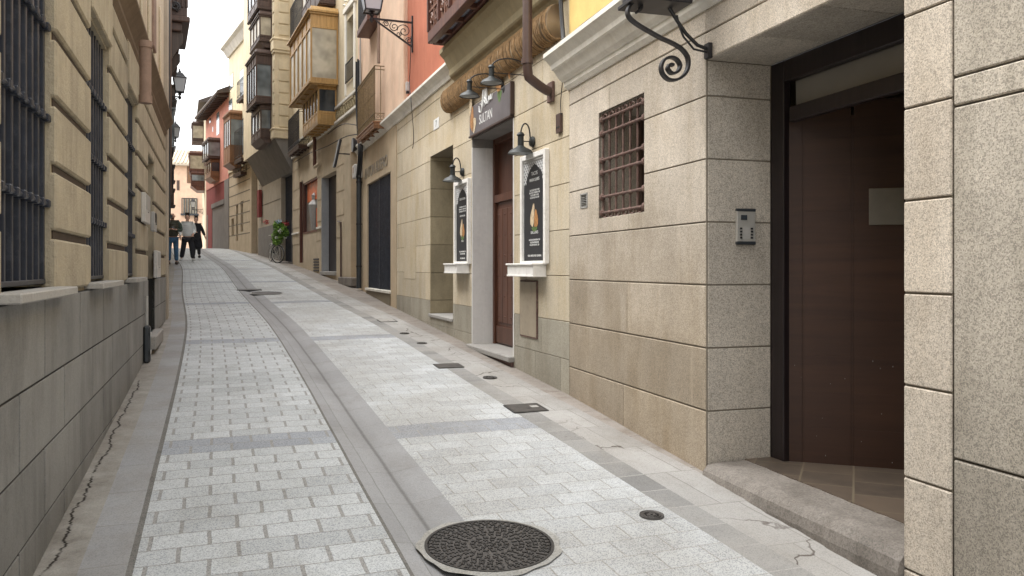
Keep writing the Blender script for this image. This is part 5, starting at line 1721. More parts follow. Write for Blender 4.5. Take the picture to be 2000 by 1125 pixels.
# black downspout at the house boundary, with the white box and cables
W = W3
s_ = W.s(702, .08); z0 = W.z(702, 563, .08)
r = empty('downpipe', W.at(s_, 0, z0), 'black pipe guard running up the house corner left of the folding gate', 'downpipe')
m = MB(); m.tube([(0, .09, 0), (0, .09, W.z(702, 345, .08) - z0)], .062, 12); m.build('pipe', 'pipe_dark', r, True)
m = MB(); m.tube([(.05, .05, W.z(702, 360, .08) - z0), (.05, .05, 7)], .02, 6); m.build('conduit', 'plastic_gray', r)
for k in range(3):
    m = MB(); m.tube([(0, .09, .5 + k), (0, .09, .54 + k)], .07, 12); m.build('strap', 'iron', r)
s0, s1 = W.s(716), W.s(699); z0, z1 = W.z(709, 339, .15), W.z(709, 311, .15)
r = empty('junction_box', W.at((s0 + s1) / 2, .01, z0), 'white plastic junction box at the left end of the metal letters', 'junction box')
m = MB(); m.box(-.17, .17, 0, .2, 0, z1 - z0, .02); m.build('housing', 'plastic_white', r)
m = MB(); m.box(-.04, .04, .2, .205, .12, .26, .003); m.build('warning_mark', 'wood_orange', r)
r = empty('floodlight', W.at(W.s(706), .0, W.z(706, 284)), 'round black floodlight on the cable cluster below the brown balcony', 'floodlight')
m = MB(); m.lathe([(0, 0), (.12, .01), (.17, .08), (.17, .12), (.12, .12)], 14, (0, 0, 0), Matrix.Translation((0, .1, 0)) @ Matrix.Rotation(R(-90), 4, 'X')); m.build('head', 'black', r, True)
m = MB(); m.bar((0, 0, 0), (0, .12, 0), .04); m.box(-.1, .1, 0, .02, -.08, .08, .004); m.build('mount', 'iron', r)
r = empty('flood_panel', W4.at(W4.s(683), .0, W4.z(683, 310, .3)), 'tilted flat black panel light above the wooden side door', 'panel light')
m = MB(); m.obox(Matrix.Translation((0, .32, .3)) @ Matrix.Rotation(R(12), 4, 'X'), .09, .03, .36); m.build('panel', 'black', r)
m = MB(); m.bar((0, 0, .3), (0, .3, .3), .03); m.build('mount', 'iron', r)
cable('cable_bundle', W3, [(699, 120, .08), (699, 200, .1), (702, 260, .12), (704, 300, .14), (700, 345, .12)], .022, 'thick tangle of dark cables at the house corner beside the brown balcony', 'cable', 6, 8)

# peach part: brown iron balcony and the red-brown bay over the ledge, parts of the restaurant house
rest = [o for o in bpy.data.objects if o.name == 'restaurant_building'][0]
balcony(rest, W3, 757, 730, 697, 128, 236, 'iron_gold', 'wood_orange', step=.10)
W = W3
dp = .47; s1 = W.s(899); s0 = s1 - 3.2
z0 = W.zd(s1, dp, 86)
m = MB()
m.box(s0, s1, dp - .07, dp, z0 + .0, z0 + .16, .012); m.box(s1 - .07, s1, 0, dp - .07, z0, z0 + .16, .012); m.box(s0, s1, dp - .09, dp + .03, z0 + .70, z0 + .76, .01); m.box(s1 - .07, s1 + .03, 0, dp + .03, z0 + .70, z0 + .76, .01)
m.box(s0, s1 + .02, .02, dp + .02, z0 - .001, z0 + .03, .006) if False else None
for y in (.02, dp * .5, dp - .10): m.box(s0, s1 - .07, y, y + .05, z0 - .0, z0 + .06, .004)
k = 0
x = s1
while x > s0:
    m.box(x - .035, x + .035 if x < s1 else x, .03, dp - .07, z0 - .004, z0 + .055, .004)
    m.box(x - .05, x, dp - .04, dp + .012, z0 + .16, z0 + 2.6, .005)
    x -= .56
m.box(s1 - .05, s1 + .012, .0, .05, z0 + .16, z0 + 2.6, .005)
m.box(s0, s1 + .05, -.0, dp + .06, z0 + 2.6, z0 + 2.75, .02)
bay = m.build('bay_window', 'wood_red', rest); bay['label'] = 'red-brown bay window with a tiled underside and carved panels'
m = MB(); m.box(s0, s1 - .02, .03, dp - .08, z0 + .06, z0 + .07); m.build('tiled_underside', 'soffit_tile', bay)
m = MB()
x = s1 - .05
while x > s0:
    a, b = x - .51, x
    m.box(a, b, dp - .05, dp - .03, z0 + .16, z0 + .7)
    for (cx_, cz_) in ((.25, .25), (.75, .25), (.25, .75), (.75, .75)):
        px, pz = a + .51 * cx_, z0 + .16 + .54 * cz_
        m.tube([(px + p, dp - .02, pz + q) for p, q in spiral(0, 0, .09, .02, cx_ * 9, 1.5, 12)], .018, 5)
    m.box(a, b, dp - .035, dp - .01, z0 + .41, z0 + .45, .004); m.box((a + b) / 2 - .02, (a + b) / 2 + .02, dp - .036, dp - .012, z0 + .16, z0 + .7, .004)
    x -= .56
m.build('carved_panels', 'wood_red2', bay)
m = MB(); m.box(s0, s1 - .03, .05, dp - .05, z0 + .76, z0 + 2.6); m.build('panes', 'curtain', bay)
M_ = None

# ================================================================== RIGHT 4: corner tower with dark bays
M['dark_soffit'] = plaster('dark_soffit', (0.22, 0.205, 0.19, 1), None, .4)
def build_tower():
    W = W5
    root = empty('tower_house', W.mtx, 'cream house with a grooved corner pilaster, stacked dark wooden bays and gray ground floor', 'building')
    gt = (W.s(571), W.s(549), W.gs(W.s(560)) + .02, W.z(560, 312))
    zsf = W.z(545, 300)
    m = MB(); rect_minus(m, 0, W.len, -1, zsf, -.6, 0, [gt]); m.build('ground_floor_wall', 'gray_light', root)
    m = MB(); rect_minus(m, .0, W.len, -1, W.z(530, 440), 0, .02, [gt]); m.build('gray_plinth', 'gray_render', root)
    m = MB(); z = W.z(530, 395); m.box(W.s(548), W.s(505), .0, .012, z, z + .02)
    for v in (350, 395): z = W.z(530, v); m.box(W.s(548), W.s(506), .0, .006, z - .015, z)
    m.build('wall_joints', 'joint', root)
    m = MB(); m.box(gt[0], gt[1], -.5, -.45, gt[2], gt[3]); bk = m.build('gate', 'glass_dark', root)
    m = MB()
    for k in range(12):
        x = gt[0] + (gt[1] - gt[0]) * k / 11; m.box(x - .015, x + .015, -.2, -.17, gt[2], gt[3])
    for k in range(5): z = gt[2] + (gt[3] - gt[2]) * (k + .4) / 5; m.box(gt[0], gt[1], -.22, -.201, z - .02, z + .02)
    m.build('gate_bars', 'iron_navy', bk)
    # overhang and upper body, which juts out over the ground floor
    D = W.dep(572, 537)
    U = Wall(W.pt(.0, D), W.pt(W.len, D))
    zt = W.z(572, 272); zw = W.z(572, 335)
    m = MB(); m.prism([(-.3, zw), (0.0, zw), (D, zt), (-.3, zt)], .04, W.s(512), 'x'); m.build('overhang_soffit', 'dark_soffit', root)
    m = MB(); m.box(.04, W.len, -.5, D, zt, 16); m.build('upper_wall', 'cream_wall', root)
    def ze(v): return EYE - (v - HOR) / F * W.pt(0, D * .5).y
    m = MB()
    zc0, zc1 = ze(99), ze(76)
    vv = [248 - 22.4 * i for i in range(0, 22)]
    for v in vv:
        z0, z1 = ze(v), ze(v - 19.5)
        if z1 > zc0 - .02 and z0 < zc1 + .02: continue
        m.box(-.0, .04, D * .22, D * .78, z0, z1, .012)
        m.box(.10, .34, D, D + .03, z0, z1, .012)
    m.build('corner_pilaster', 'cream_wall', root)
    for z0, z1 in ((zt - .0, ze(251)), (zc0, zc1)):
        m = MB(); m.box(-.06, .42, .05, D + .08, z0, z1, .02); m.box(-.09, .45, .02, D + .11, z1 - .07, z1 + .002, .015); m.box(-.03, .4, .08, D + .05, z0 - .1, z0, .02) if z0 > zt + 1 else None
        m.build('pilaster_block', 'cream_wall', root)
    kw = dict(side=1)
    mirador(root, U, 531, 500, 482, 101, 200, 'wood_brown', 'glass_mid', front=4, base=.13, top=.22, lab='middle dark bay window, the widest of the stack')[0].location = (0, D, 0)
    mirador(root, U, 530, 509, 491, 208, 268, 'wood_brown', 'glass_mid', front=3, base=.28, top=.05, eave=.02, belly=.18, lab='lowest dark bay window of the stack')[0].location = (0, D, 0)
    mirador(root, U, 531, 507, 489, 26, 80, 'wood_brown', 'curtain', front=3, base=.22, top=.05, belly=.2, lab='upper dark bay window with white curtain')[0].location = (0, D, 0)
    mirador(root, U, 531, 503, 484, -60, 16, 'wood_brown', 'glass_mid', front=3, base=.25, top=.05)[0].location = (0, D, 0)
    m = MB(); m.box(W.s(513), W.s(509), .02, .16, W.z(510, 425), W.z(510, 372), .02); m.build('red_blade_sign', 'crimson_wall', root)
    m = MB(); m.tube([(W.s(505), .1, 12), (W.s(505), .1, W.z(505, 322)), (W.s(508), .1, W.z(508, 330)), (W.s(514), .05, W.z(514, 336))], .07, 8); m.build('rain_pipe', 'plastic_gray', root)
build_tower()

def build_far():
    W = W6
    root = empty('cream_house', W.mtx, 'cream house with iron balconies and grooved beige ground floor beyond the dark bays', 'building')
    dr = (W.s(503), W.s(491), W.gs(W.s(498)) - .02, W.z(500, 325))
    zf = W.z(475, 325)
    wins = [(W.s(u1), W.s(u0), W.z(u1, vb), W.z(u1, vt)) for u0, u1, vt, vb in ((470, 475, 392, 452), (452, 457, 426, 460), (461, 465, 398, 470))]
    m = MB(); rect_minus(m, 0, W.len, -1, zf, -.5, 0, [dr] + wins); m.build('ground_floor_wall', 'beige_render', root)
    m = MB()
    z = 3.2
    while z < zf: m.box(W.s(488), W.len, 0, .006, z, z + .05); z += .5
    m.build('groove_bands', 'joint', root)
    m = MB(); m.box(dr[0], dr[1], -.3, -.25, dr[2], dr[3]); m.build('door', 'wood_brown', root)
    for w in wins:
        m = MB(); m.box(w[0], w[1], -.2, -.15, w[2], w[3]); m.build('window', 'wood_brown', root)
    m = MB(); m.box(0, W.len, -.4, .02, zf, 12.4); m.box(0, W.len, 0, .06, zf, zf + .15); m.build('upper_wall', 'cream_yellow', root)
    m = MB(); m.prism([(-.4, 12.4), (.1, 12.4), (.3, 12.7), (.45, 12.8), (.45, 12.95), (-.4, 13.2)], 0, W.len, 'x'); m.build('roof_cornice', 'white_mould', root)
    for (a, b, c, t, bt) in ((492, 471, 457, 248, 308), (488, 474, 462, 150, 186), (482, 470, 455, 308, 335)):
        balcony(root, W, a, b, c, t, bt, 'iron', 'wood_brown', step=.16, scroll=False)
    for u0, u1, vt, vb in ((474, 482, 225, 300), (470, 478, 130, 185), (448, 455, 190, 215), (450, 457, 140, 170)):
        opening(root, W, u1, u0, vt, vb, 'glass_mid', depth=-.02, frame='cream_yellow')
    mirador(root, W, 474, 449, 437, 219, 318, 'wood_orange', 'glass_mid', front=3, base=.35, top=.12, belly=.2, lab='orange-brown bay window below the cream wall')
    W = W7
    root = empty('pink_house', W.mtx, 'pink house with a dark eave, crimson plinth and gray garage at the bend', 'building')
    ga = (W.s(438), W.s(414), 1.5, W.z(438, 398))
    zp = W.z(440, 352)
    m = MB(); rect_minus(m, 0, W.len, -1, zp, -.5, 0, [ga]); m.build('plinth_wall', 'crimson_wall', root)
    m = MB(); m.box(0, W.s(439), 0, .03, 1, zp); m.build('gray_bay', 'gray_render', root)
    m = MB(); m.box(ga[0], ga[1], -.1, -.02, ga[2], ga[3]); m.box(ga[0] - .1, ga[1], -.02, .05, ga[3], ga[3] + .25, .01); m.build('garage_door', 'gray_render', root)
    m = MB()
    for u in (405,): m.box(W.s(u + 1.5), W.s(u - 1), .0, .01, 2, W.z(u, 420))
    m.build('door', 'wood_brown', root)
    m = MB(); m.box(0, W.len, -.4, .03, zp, 10.7); m.build('upper_wall', 'pink_wall', root)
    m = MB(); m.prism([(-.4, 10.7), (.62, 10.5), (.66, 10.57), (.62, 10.66), (-.4, 11.15)], -.3, W.len + .2, 'x')
    for k in range(16): x = W.len * k / 16; m.box(x, x + .1, .03, .58, 10.40, 10.5)
    m.build('eave', 'eave_dark', root)
    for u0, u1, vt, vb in ((424, 430, 215, 262), (410, 413, 228, 240), (433, 436, 190, 204), (416, 418, 245, 258)):
        opening(root, W, u1, u0, vt, vb, 'glass_mid', depth=-.02, frame='wood_brown')
    mirador(root, W, 431, 407, 405, 272, 308, 'wood_brown', 'glass_mid', front=3, base=.1, top=.1, s1=W.s(431) + 2.2)
    mirador(root, W, 430, 412, 408, 312, 345, 'wood_orange', 'glass_dark', front=3, base=.3, top=.1, s1=W.s(430) + 2.0, belly=.2)
    W = W8
    root = empty('distant_cream_house', W.mtx, 'distant cream house with glazed bays past the pink house', 'building')
    m = MB(); m.box(0, W.len, -.4, 0, -1, 11.6); m.build('wall', 'cream_wall', root)
    m = MB(); m.prism([(-.4, 11.6), (.45, 11.5), (.45, 11.62), (-.4, 12.0)], -.2, W.len, 'x'); m.build('eave', 'eave_dark', root)
    mirador(root, W, 398, 391, 389, 240, 275, 'wood_brown', 'curtain', front=3, dp=.7, s1=W.s(398) + 2, base=.15)
    mirador(root, W, 400, 391, 389, 298, 334, 'wood_red', 'curtain', front=3, dp=.9, s1=W.s(400) + 2, base=.12)
    mirador(root, W, 400, 392, 389, 337, 362, 'wood_red', 'glass_mid', front=3, dp=.8, s1=W.s(400) + 2, base=.35, belly=.3)
    # the salmon house closing the street
    A = Vector((-20, 70, 0)); B = Vector((-44, 64, 0))
    W = Wall(A, B)
    root = empty('salmon_house', W.mtx, 'salmon coloured house closing the far end of the street under a pale tiled roof', 'building')
    z1 = EYE + (523 - 320) / F * 67
    m = MB(); m.box(0, 24, -6, 0, -1, z1); m.build('wall', 'salmon_wall', root)
    m = MB(); m.prism([(.5, z1 - .05), (.5, z1 + .1), (-3, z1 + 1.7), (-6.5, z1)], -1, 25, 'x')
    for i in range(90): m.prism([(.52, z1 + .1), (.52, z1 + .2), (-3, z1 + 1.8), (-3, z1 + 1.7)], -1 + i * .29, -1 + i * .29 + .13, 'x')
    m.build('tiled_roof', 'roof_pale', root)
    for u0, u1, vt, vb, mt in ((365, 374, 325, 358, 'wood_orange'), (345, 351, 352, 372, 'wood_brown')):
        opening(root, W, u1, u0, vt, vb, mt, depth=-.02, frame='terracotta')
    o = opening(root, W, 386, 357, 388, 418, 'curtain', depth=-.02, frame='wood_orange', bars=4)
    m = MB(); s0, s1, z0, z1 = o
    m.box(s0 - .1, s1 + .1, 0, .5, z0 - .15, z0)
    for k in range(7): x = s0 + (s1 - s0) * k / 6; m.box(x - .03, x + .03, .45, .5, z0, z1)
    m.box(s0, s1, .44, .5, z1 - .06, z1)
    m.build('balcony', 'pipe_dark', root)
M['cream_yellow'] = plaster('cream_yellow_wall', (0.66, 0.58, 0.41, 1), None, 0.3)
M['roof_pale'] = plain('pale_roof_tiles', (0.52, 0.44, 0.34), 0.9, 0, 0.2, 3, 0.3)
build_far()

# ================================================================== LEFT 2: dark house behind the corner pilaster
def build_left2():
    W = WL2
    root = empty('gray_house', W.mtx, 'house past the corner pilaster with carved dark eave and narrow iron balconies, left side', 'building')
    m = MB(); m.box(0, W.len, -.5, 0, -1, 12.5); m.build('wall', 'gray_light', root)  # unseen upper height raised to darken the far street
    L = W.len
    def S(y): return L - (y - (WL.o.y + .05)) / abs(W.d.y)
    def nu(s, u): 
        p = W.pt(s); ux = (u - 1000) / F
        return (ux * p.y - p.x) / (W.N.x - ux * W.N.y)
    def zz_(s, n, v): return W.zd(s, n, v)
    # carved eave / balcony block
    s = S(17); n = nu(s, 366); z = zz_(s, n, 62)
    m = MB(); m.box(s - 2.2, s, 0, n, z + .3, z + 3.2, .03); m.box(s - 2.3, s + .1, 0, n + .05, z + .18, z + .3, .02); m.box(s - 2.2, s, 0, n * .8, z, z + .18, .02)
    for k in range(6): m.box(s + .001, s + .03, .05 + k * n / 6, .05 + (k + .6) * n / 6, z + .5, z + 3, .02)
    e = m.build('carved_eave_bay', 'wood_brown', root)
    m = MB()
    for c, q, rr in ((.35, .9, .22), (.75, 1.1, .2), (.55, .5, .18), (.4, 1.6, .22), (.8, 1.9, .18)):
        m.tube([(s + .05, n * c + a, z + q + b) for a, b in spiral(0, 0, rr * n, .03, c * 9, 1.7)], .025, 6)
    m.build('scrollwork', 'iron', e)
    m = MB()     # console below
    n2 = n * .85
    m.prism([(0, z - .95), (.08, z - .9), (n2 * .6, z - .5), (n2, z - .2), (n2, z - .02), (0, z - .02)], s - .18, s - .1, 'x')
    m.prism([(0, z - .95), (.08, z - .9), (n2 * .6, z - .5), (n2, z - .2), (n2, z - .02), (0, z - .02)], s - 2.0, s - 1.92, 'x')
    for c, q in ((.3, -.35), (.55, -.2), (.2, -.62)): m.tube([(s - .14, n2 * c + a, z + q + b) for a, b in spiral(0, 0, .13, .02, c * 9, 1.7)], .02, 6)
    m.build('carved_console', 'eave_dark', root)
    for y, u, vt, vb, mt in ((19, 343, 95, 130, 'wood_brown'), (23, 341, 215, 285, 'glass_mid'), (22, 343, 170, 195, 'eave_dark'), (26, 340, 325, 352, 'wood_brown'), (24, 337, 300, 350, 'iron'), (25, 340, 372, 400, 'wood_brown'), (22, 334, 340, 420, 'pipe_dark')):
        s = S(y); n = nu(s, u); z1 = zz_(s, n, vt); z0 = zz_(s, n, vb)
        m = MB(); m.box(s - .9, s, 0, n, z0, z1, .02); m.box(s - .95, s + .05, 0, n + .04, z1, z1 + .06, .01); m.box(s - .95, s + .05, 0, n + .04, z0 - .05, z0, .01)
        for k in range(3): m.box(s, s + .02, n * (k + .15) / 3, n * (k + .85) / 3, z0 + .05, z1 - .05, .01)
        m.build('bay_window', mt, root)
    for y, u, vt, vb in ((21, 338, 330, 368),):
        s = S(y); n = nu(s, u); z1 = zz_(s, n, vt); z0 = zz_(s, n, vb)
        m = MB(); m.box(s - 1.4, s, 0, n, z0 - .08, z0); b = m.build('balcony', 'eave_dark', root)
        m = MB()
        for k in range(4): y_ = n * k / 3; m.bar((s, y_, z0), (s, y_, z1), .02)
        for k in range(12): x = s - 1.4 * k / 11; m.bar((x, n, z0), (x, n, z1), .02)
        m.bar((s, 0, z1), (s, n, z1), .03); m.bar((s, n, z1), (s - 1.4, n, z1), .03); m.build('railing', 'iron', b)
    # big dark pipe at the corner
    s = S(14.2); n = nu(s, 328)
    m = MB(); m.tube([(s, n, 2.9), (s, n, 9.0)], .062, 10); m.build('rain_pipe', 'pipe_brown', root, True)
    m = MB(); m.tube([(s + .13, n - .01, 2.4), (s + .13, n - .01, 6.3)], .05, 10); m.build('rain_pipe', 'pipe_dark', root, True)
    m = MB(); m.tube([(s + .25, n - .06, 3.2), (s + .25, n - .06, 9.4)], .03, 10); m.build('conduit', 'plastic_gray', root, True)
    LG = 'street lanterns along the left house row'
    s = S(20); n = nu(s, 351); z = zz_(s, n, 180)
    wall_lantern('street_lamp', W, s, z - .12, n, .33, 'nearest hanging street lantern against the sky on the left', LG, .35)
    s = S(29); n = nu(s, 343); z = zz_(s, n, 268)
    wall_lantern('street_lamp', W, s, z - .12, n, .33, 'second street lantern on the left, lower and smaller in view', LG, .35)
build_left2()
_a = WL2.pt(0); W = Wall(Vector((_a.x - .1, _a.y, 0)), Vector((_a.x - 10.5, _a.y + 20, 0)), left=True)  # hidden house, added to keep light off the far street
r = empty('added_shade_house', W.mtx, 'unseen tall cream house added to shade the far street beyond the gray house', 'building')
m = MB(); m.box(0, W.len, -.5, 0, -1, 11.5); m.build('wall', 'cream_wall', r)
m = MB(); m.prism([(-.5, 11.5), (.5, 11.4), (.5, 11.55), (-.5, 12)], 0, W.len, 'x'); m.build('eave', 'eave_dark', r)
for k in range(6):
    m = MB(); x = 1.5 + k * 3.4; m.box(x, x + 1, -.0, .03, 5, 7.2, .01); m.build('window', 'glass_mid', r)
def far_lantern(W, uw, vb, u, k, lab):
    s = W.s(uw); n = W.dep(uw, u)
    wall_lantern('street_lamp', W, s, W.zd(s, n, vb) - .12, n, k, lab, 'street lanterns along the right house row', .3)
far_lantern(W6, 456, 292, 448, .36, 'street lantern in front of the orange-brown bay window')
far_lantern(W8, 399, 358, 388, .40, 'distant street lantern before the salmon house, the higher one')
far_lantern(W8, 397, 405, 377, .36, 'distant street lantern before the salmon house balcony, the lower one')

for pts, lab in (([(698, 262, .12), (672, 268, .1), (640, 285, .09), (604, 300, .1), (574, 318, .1)], 'thin cable running along the beige house below its frieze'),
                 ([(700, 245, .15), (668, 243, .12), (640, 262, .1)], 'short sagging cable from the house corner to the small golden bay window')):
    cable('cable', W4, pts, .012, lab, cat='cable')

# ================================================================== people
def skin_obj(name, nodes, edges, mat, parent, root=None, sub=2):
    """nodes: {key: ((x, y, z), (rx, ry))}"""
    keys = list(nodes)
    me = bpy.data.meshes.new(name)
    me.from_pydata([nodes[k][0] for k in keys], [(keys.index(a), keys.index(b)) for a, b in edges], [])
    ob = bpy.data.objects.new(name, me); COL.objects.link(ob)
    md = ob.modifiers.new('s', 'SKIN'); md.use_smooth_shade = True
    for i, k in enumerate(keys):
        v = me.skin_vertices[0].data[i]; v.radius = nodes[k][1]; v.use_root = (k == (root or keys[0]))
    sb = ob.modifiers.new('u', 'SUBSURF'); sb.levels = sub; sb.render_levels = sub
    dg = bpy.context.evaluated_depsgraph_get(); dg.update()
    m2 = bpy.data.meshes.new_from_object(ob.evaluated_get(dg))
    bpy.data.objects.remove(ob); bpy.data.meshes.remove(me)
    m2.name = name
    m2.materials.clear(); m2.materials.append(M[mat])
    m2.polygons.foreach_set('use_smooth', [True] * len(m2.polygons))
    o = bpy.data.objects.new(name, m2); COL.objects.link(o); o.parent = parent
    return o
M['skin'] = plain('skin', (0.58, 0.34, 0.25), 0.55, 0, 0.08)
M['skin_pale'] = plain('pale_skin', (0.60, 0.38, 0.30), 0.55, 0, 0.08)
M['hair_dark'] = plain('dark_hair', (0.025, 0.018, 0.015), 0.6)
M['beard'] = plain('stubble', (0.16, 0.08, 0.055), 0.8)
M['olive'] = plain('olive_puffer', (0.075, 0.075, 0.055), 0.6, 0, 0.25)
M['sleeve_green'] = plain('green_sleeve', (0.05, 0.075, 0.06), 0.6, 0, 0.25)
M['jeans'] = plain('blue_denim', (0.05, 0.12, 0.22), 0.85, 0, 0.3)
M['puffer_white'] = plain('pale_puffer', (0.78, 0.80, 0.80), 0.6, 0, 0.12)
M['trousers_black'] = plain('black_trousers', (0.02, 0.02, 0.026), 0.85, 0, 0.3)
M['coat_black'] = plain('black_coat', (0.016, 0.016, 0.022), 0.85, 0, 0.3)
M['shoe_brown'] = plain('brown_shoes', (0.10, 0.075, 0.06), 0.6)
M['shoe_white'] = plain('white_trainers', (0.6, 0.6, 0.6), 0.5)
M['eye_dark'] = plain('eye_dark', (0.02, 0.015, 0.012), 0.3)
M['lips'] = plain('lips', (0.34, 0.13, 0.11), 0.5)
def person(label, u, v, H, P, mats, girl=False, face=0.0, coat=False, hair=True, phone=False):
    p = gp(u, v)
    r = empty('person', Matrix.Translation(p + Vector((0, 0, .01))) @ Matrix.Rotation(face, 4, 'Z'), label, 'person', None)
    k = H / 1.75
    sc = lambda q: (q[0] * k, q[1] * k, q[2] * k)
    J = dict(P)
    def nd(**kw): return {a: (sc(J[a] if a in J else b[0]), tuple(x * k for x in (b if isinstance(b[0], float) else b[1]))) for a, b in kw.items()}
    J.setdefault('pelvis', (0, 0, .94)); J.setdefault('spine', (0, 0, 1.14)); J.setdefault('chest', (0, 0, 1.32)); J.setdefault('neck', (0, .0, 1.47)); J.setdefault('jaw', (0, -.02, 1.56)); J.setdefault('skull', (0, .0, 1.66)); J.setdefault('crown', (0, .01, 1.725))
    for s, q in (('l', -1), ('r', 1)):
        J.setdefault('sh' + s, (q * .19, 0, 1.40)); J.setdefault('hip' + s, (q * .095, 0, .90))
        w = Vector(J['wr' + s]); e = Vector(J['el' + s]); d = (w - e).normalized()
        J['palm' + s] = tuple(w + d * .07)
    body = nd(pelvis=(.10, .08), spine=(.10, .08), chest=(.14, .10), neck=(.052, .055), jaw=(.062, .072), skull=(.073, .092), crown=(.045, .06))
    ed = [('pelvis', 'spine'), ('spine', 'chest'), ('chest', 'neck'), ('neck', 'jaw'), ('jaw', 'skull'), ('skull', 'crown')]
    jx = J['jaw']; sk = J['skull']
    J['nose'] = (sk[0], sk[1] - .105, sk[2] - .045); body['nose'] = (sc(J['nose']), (.012 * k, .014 * k)); ed.append(('skull', 'nose')) if False else None
    del body['nose']
    for s, q in (('l', -1), ('r', 1)):
        body.update({a + s: (sc(J[a + s]), (b * k, c * k)) for a, b, c in (('sh', .06, .06), ('el', .04, .04), ('wr', .028, .024), ('palm', .036, .018), ('hip', .085, .09), ('kn', .056, .058), ('an', .030, .032), ('toe', .012, .012))})
        ed += [('chest', 'sh' + s), ('sh' + s, 'el' + s), ('el' + s, 'wr' + s), ('wr' + s, 'palm' + s), ('pelvis', 'hip' + s), ('hip' + s, 'kn' + s), ('kn' + s, 'an' + s), ('an' + s, 'toe' + s)]
        w = Vector(J['wr' + s]); pm = Vector(J['palm' + s]); d = (pm - w).normalized()
        side = d.cross(Vector((0, 0, 1)));
        if side.length < .3: side = Vector((0, 1, 0))
        side.normalize(); curl = Vector(J.get('curl', (0, 0, -1)))
        for i, L in enumerate((.060, .072, .078, .068)):
            b0 = pm + side * (.030 - .020 * i) + d * .008
            b1 = b0 + d * L * .5; b2 = b1 + (d * .6 + curl * .7).normalized() * L * .6
            for n_, q_, rr in (('a', b1, .0085), ('b', b2, .0072)):
                body['f%d%s%s' % (i, n_, s)] = (sc(q_), (rr * k, rr * k))
            body['f%dr%s' % (i, s)] = (sc(b0), (.009 * k, .009 * k))
            ed += [('palm' + s, 'f%dr%s' % (i, s)), ('f%dr%s' % (i, s), 'f%da%s' % (i, s)), ('f%da%s' % (i, s), 'f%db%s' % (i, s))]
        t1 = w + d * .03 + side * .038; t2 = t1 + (d + side * .5).normalized() * .035
        body['t1' + s] = (sc(t1), (.011 * k, .011 * k)); body['t2' + s] = (sc(t2), (.0085 * k, .0085 * k))
        ed += [('wr' + s, 't1' + s), ('t1' + s, 't2' + s)]
    b = skin_obj('body', body, ed, mats['skin'], r)
    # face: nose, ears, eyes, mouth sit on the head
    m = MB(); hx, hy, hz = sc(J['skull']); jx_, jy_, jz_ = sc(J['jaw'])
    m.lathe([(0, -.02 * k), (.016 * k, -.012 * k), (.009 * k, .02 * k), (0, .035 * k)], 8, (hx, hy - .088 * k, hz - .045 * k))
    m.build('nose', mats['skin'], r, True)
    for q in (-1, 1):
        m = MB(); m.lathe([(0, -.03 * k), (.014 * k, -.01 * k), (.018 * k, .012 * k), (0, .03 * k)], 8, (hx + q * .072 * k, hy + .005, hz - .035 * k)); m.build('ear', mats['skin'], r, True)
        m = MB(); m.lathe([(0, -.007 * k), (.012 * k, 0), (0, .007 * k)], 8, (hx + q * .030 * k, hy - .080 * k, hz - .022 * k)); m.build('eye', 'eye_dark', r, True)
    m = MB(); m.box(hx - .024 * k, hx + .024 * k, hy - .083 * k, hy - .07 * k, hz - .095 * k, hz - .083 * k, .004); m.build('mouth', 'lips', r)
    if hair:
        hn = {'a': ((hx, hy + .012, hz + .045 * k), (.078 * k, .094 * k)), 'b': ((hx, hy + .02, hz + .085 * k), (.06 * k, .07 * k)), 'c': ((hx, hy + .055 * k, hz - .02 * k), (.07 * k, .05 * k))}
        he = [('a', 'b'), ('a', 'c')]
        if girl:
            hn['d'] = ((hx, hy + .07 * k, hz - .16 * k), (.07 * k, .04 * k)); he.append(('c', 'd'))
        skin_obj('hair', hn, he, 'hair_dark', r, 'a', 2)
    else:
        m = MB(); m.lathe([(0, -.06 * k), (.045 * k, -.055 * k), (.062 * k, -.01 * k), (.0, -.008 * k)], 12, (hx, hy - .025 * k, hz - .07 * k)); m.build('beard', 'beard', r, True)
    # jacket
    t = 1.0
    jk = {'hem': (sc((J['pelvis'][0], J['pelvis'][1], .90)), (.195 * k, .145 * k)), 'waist': (sc((0, 0, 1.06)), (.20 * k, .15 * k)), 'chest': (sc((J['chest'][0], 0, 1.30)), (.205 * k, .145 * k)), 'top': (sc((J['chest'][0], .005, 1.42)), (.13 * k, .11 * k)), 'collar': (sc((J['neck'][0], .01, 1.485)), (.088 * k, .092 * k))}
    je = [('hem', 'waist'), ('waist', 'chest'), ('chest', 'top'), ('top', 'collar')]
    skin_obj('jacket', jk, je, mats['jacket'], r, 'chest', 2)
    for s in 'lr':
        w = Vector(J['wr' + s]); e = Vector(J['el' + s]); we = w + (e - w) * .08
        a = Vector(J['sh' + s]); ins = a + (Vector((0, 0, 1.32)) - a) * .35
        sn = {'i': (sc(ins), (.09 * k,) * 2), 'a': (sc(a), (.086 * k,) * 2), 'm': (sc((a + e) / 2), (.078 * k,) * 2), 'e': (sc(e), (.068 * k,) * 2), 'w': (sc(we), (.05 * k,) * 2)}
        skin_obj('sleeve', sn, [('i', 'a'), ('a', 'm'), ('m', 'e'), ('e', 'w')], mats['sleeve'], r, 'i', 2)
    if mats.get('quilt'):
        m = MB()
        for i in range(6):
            z = (.97 + i * .075) * k; n = 24
            rx, ry = .205 * k, .152 * k
            m.tube([(rx * math.cos(2 * math.pi * j / n), ry * math.sin(2 * math.pi * j / n), z) for j in range(n + 1)], .012 * k, 5)
        m.build('quilted_seams', mats['quilt'], r, True)
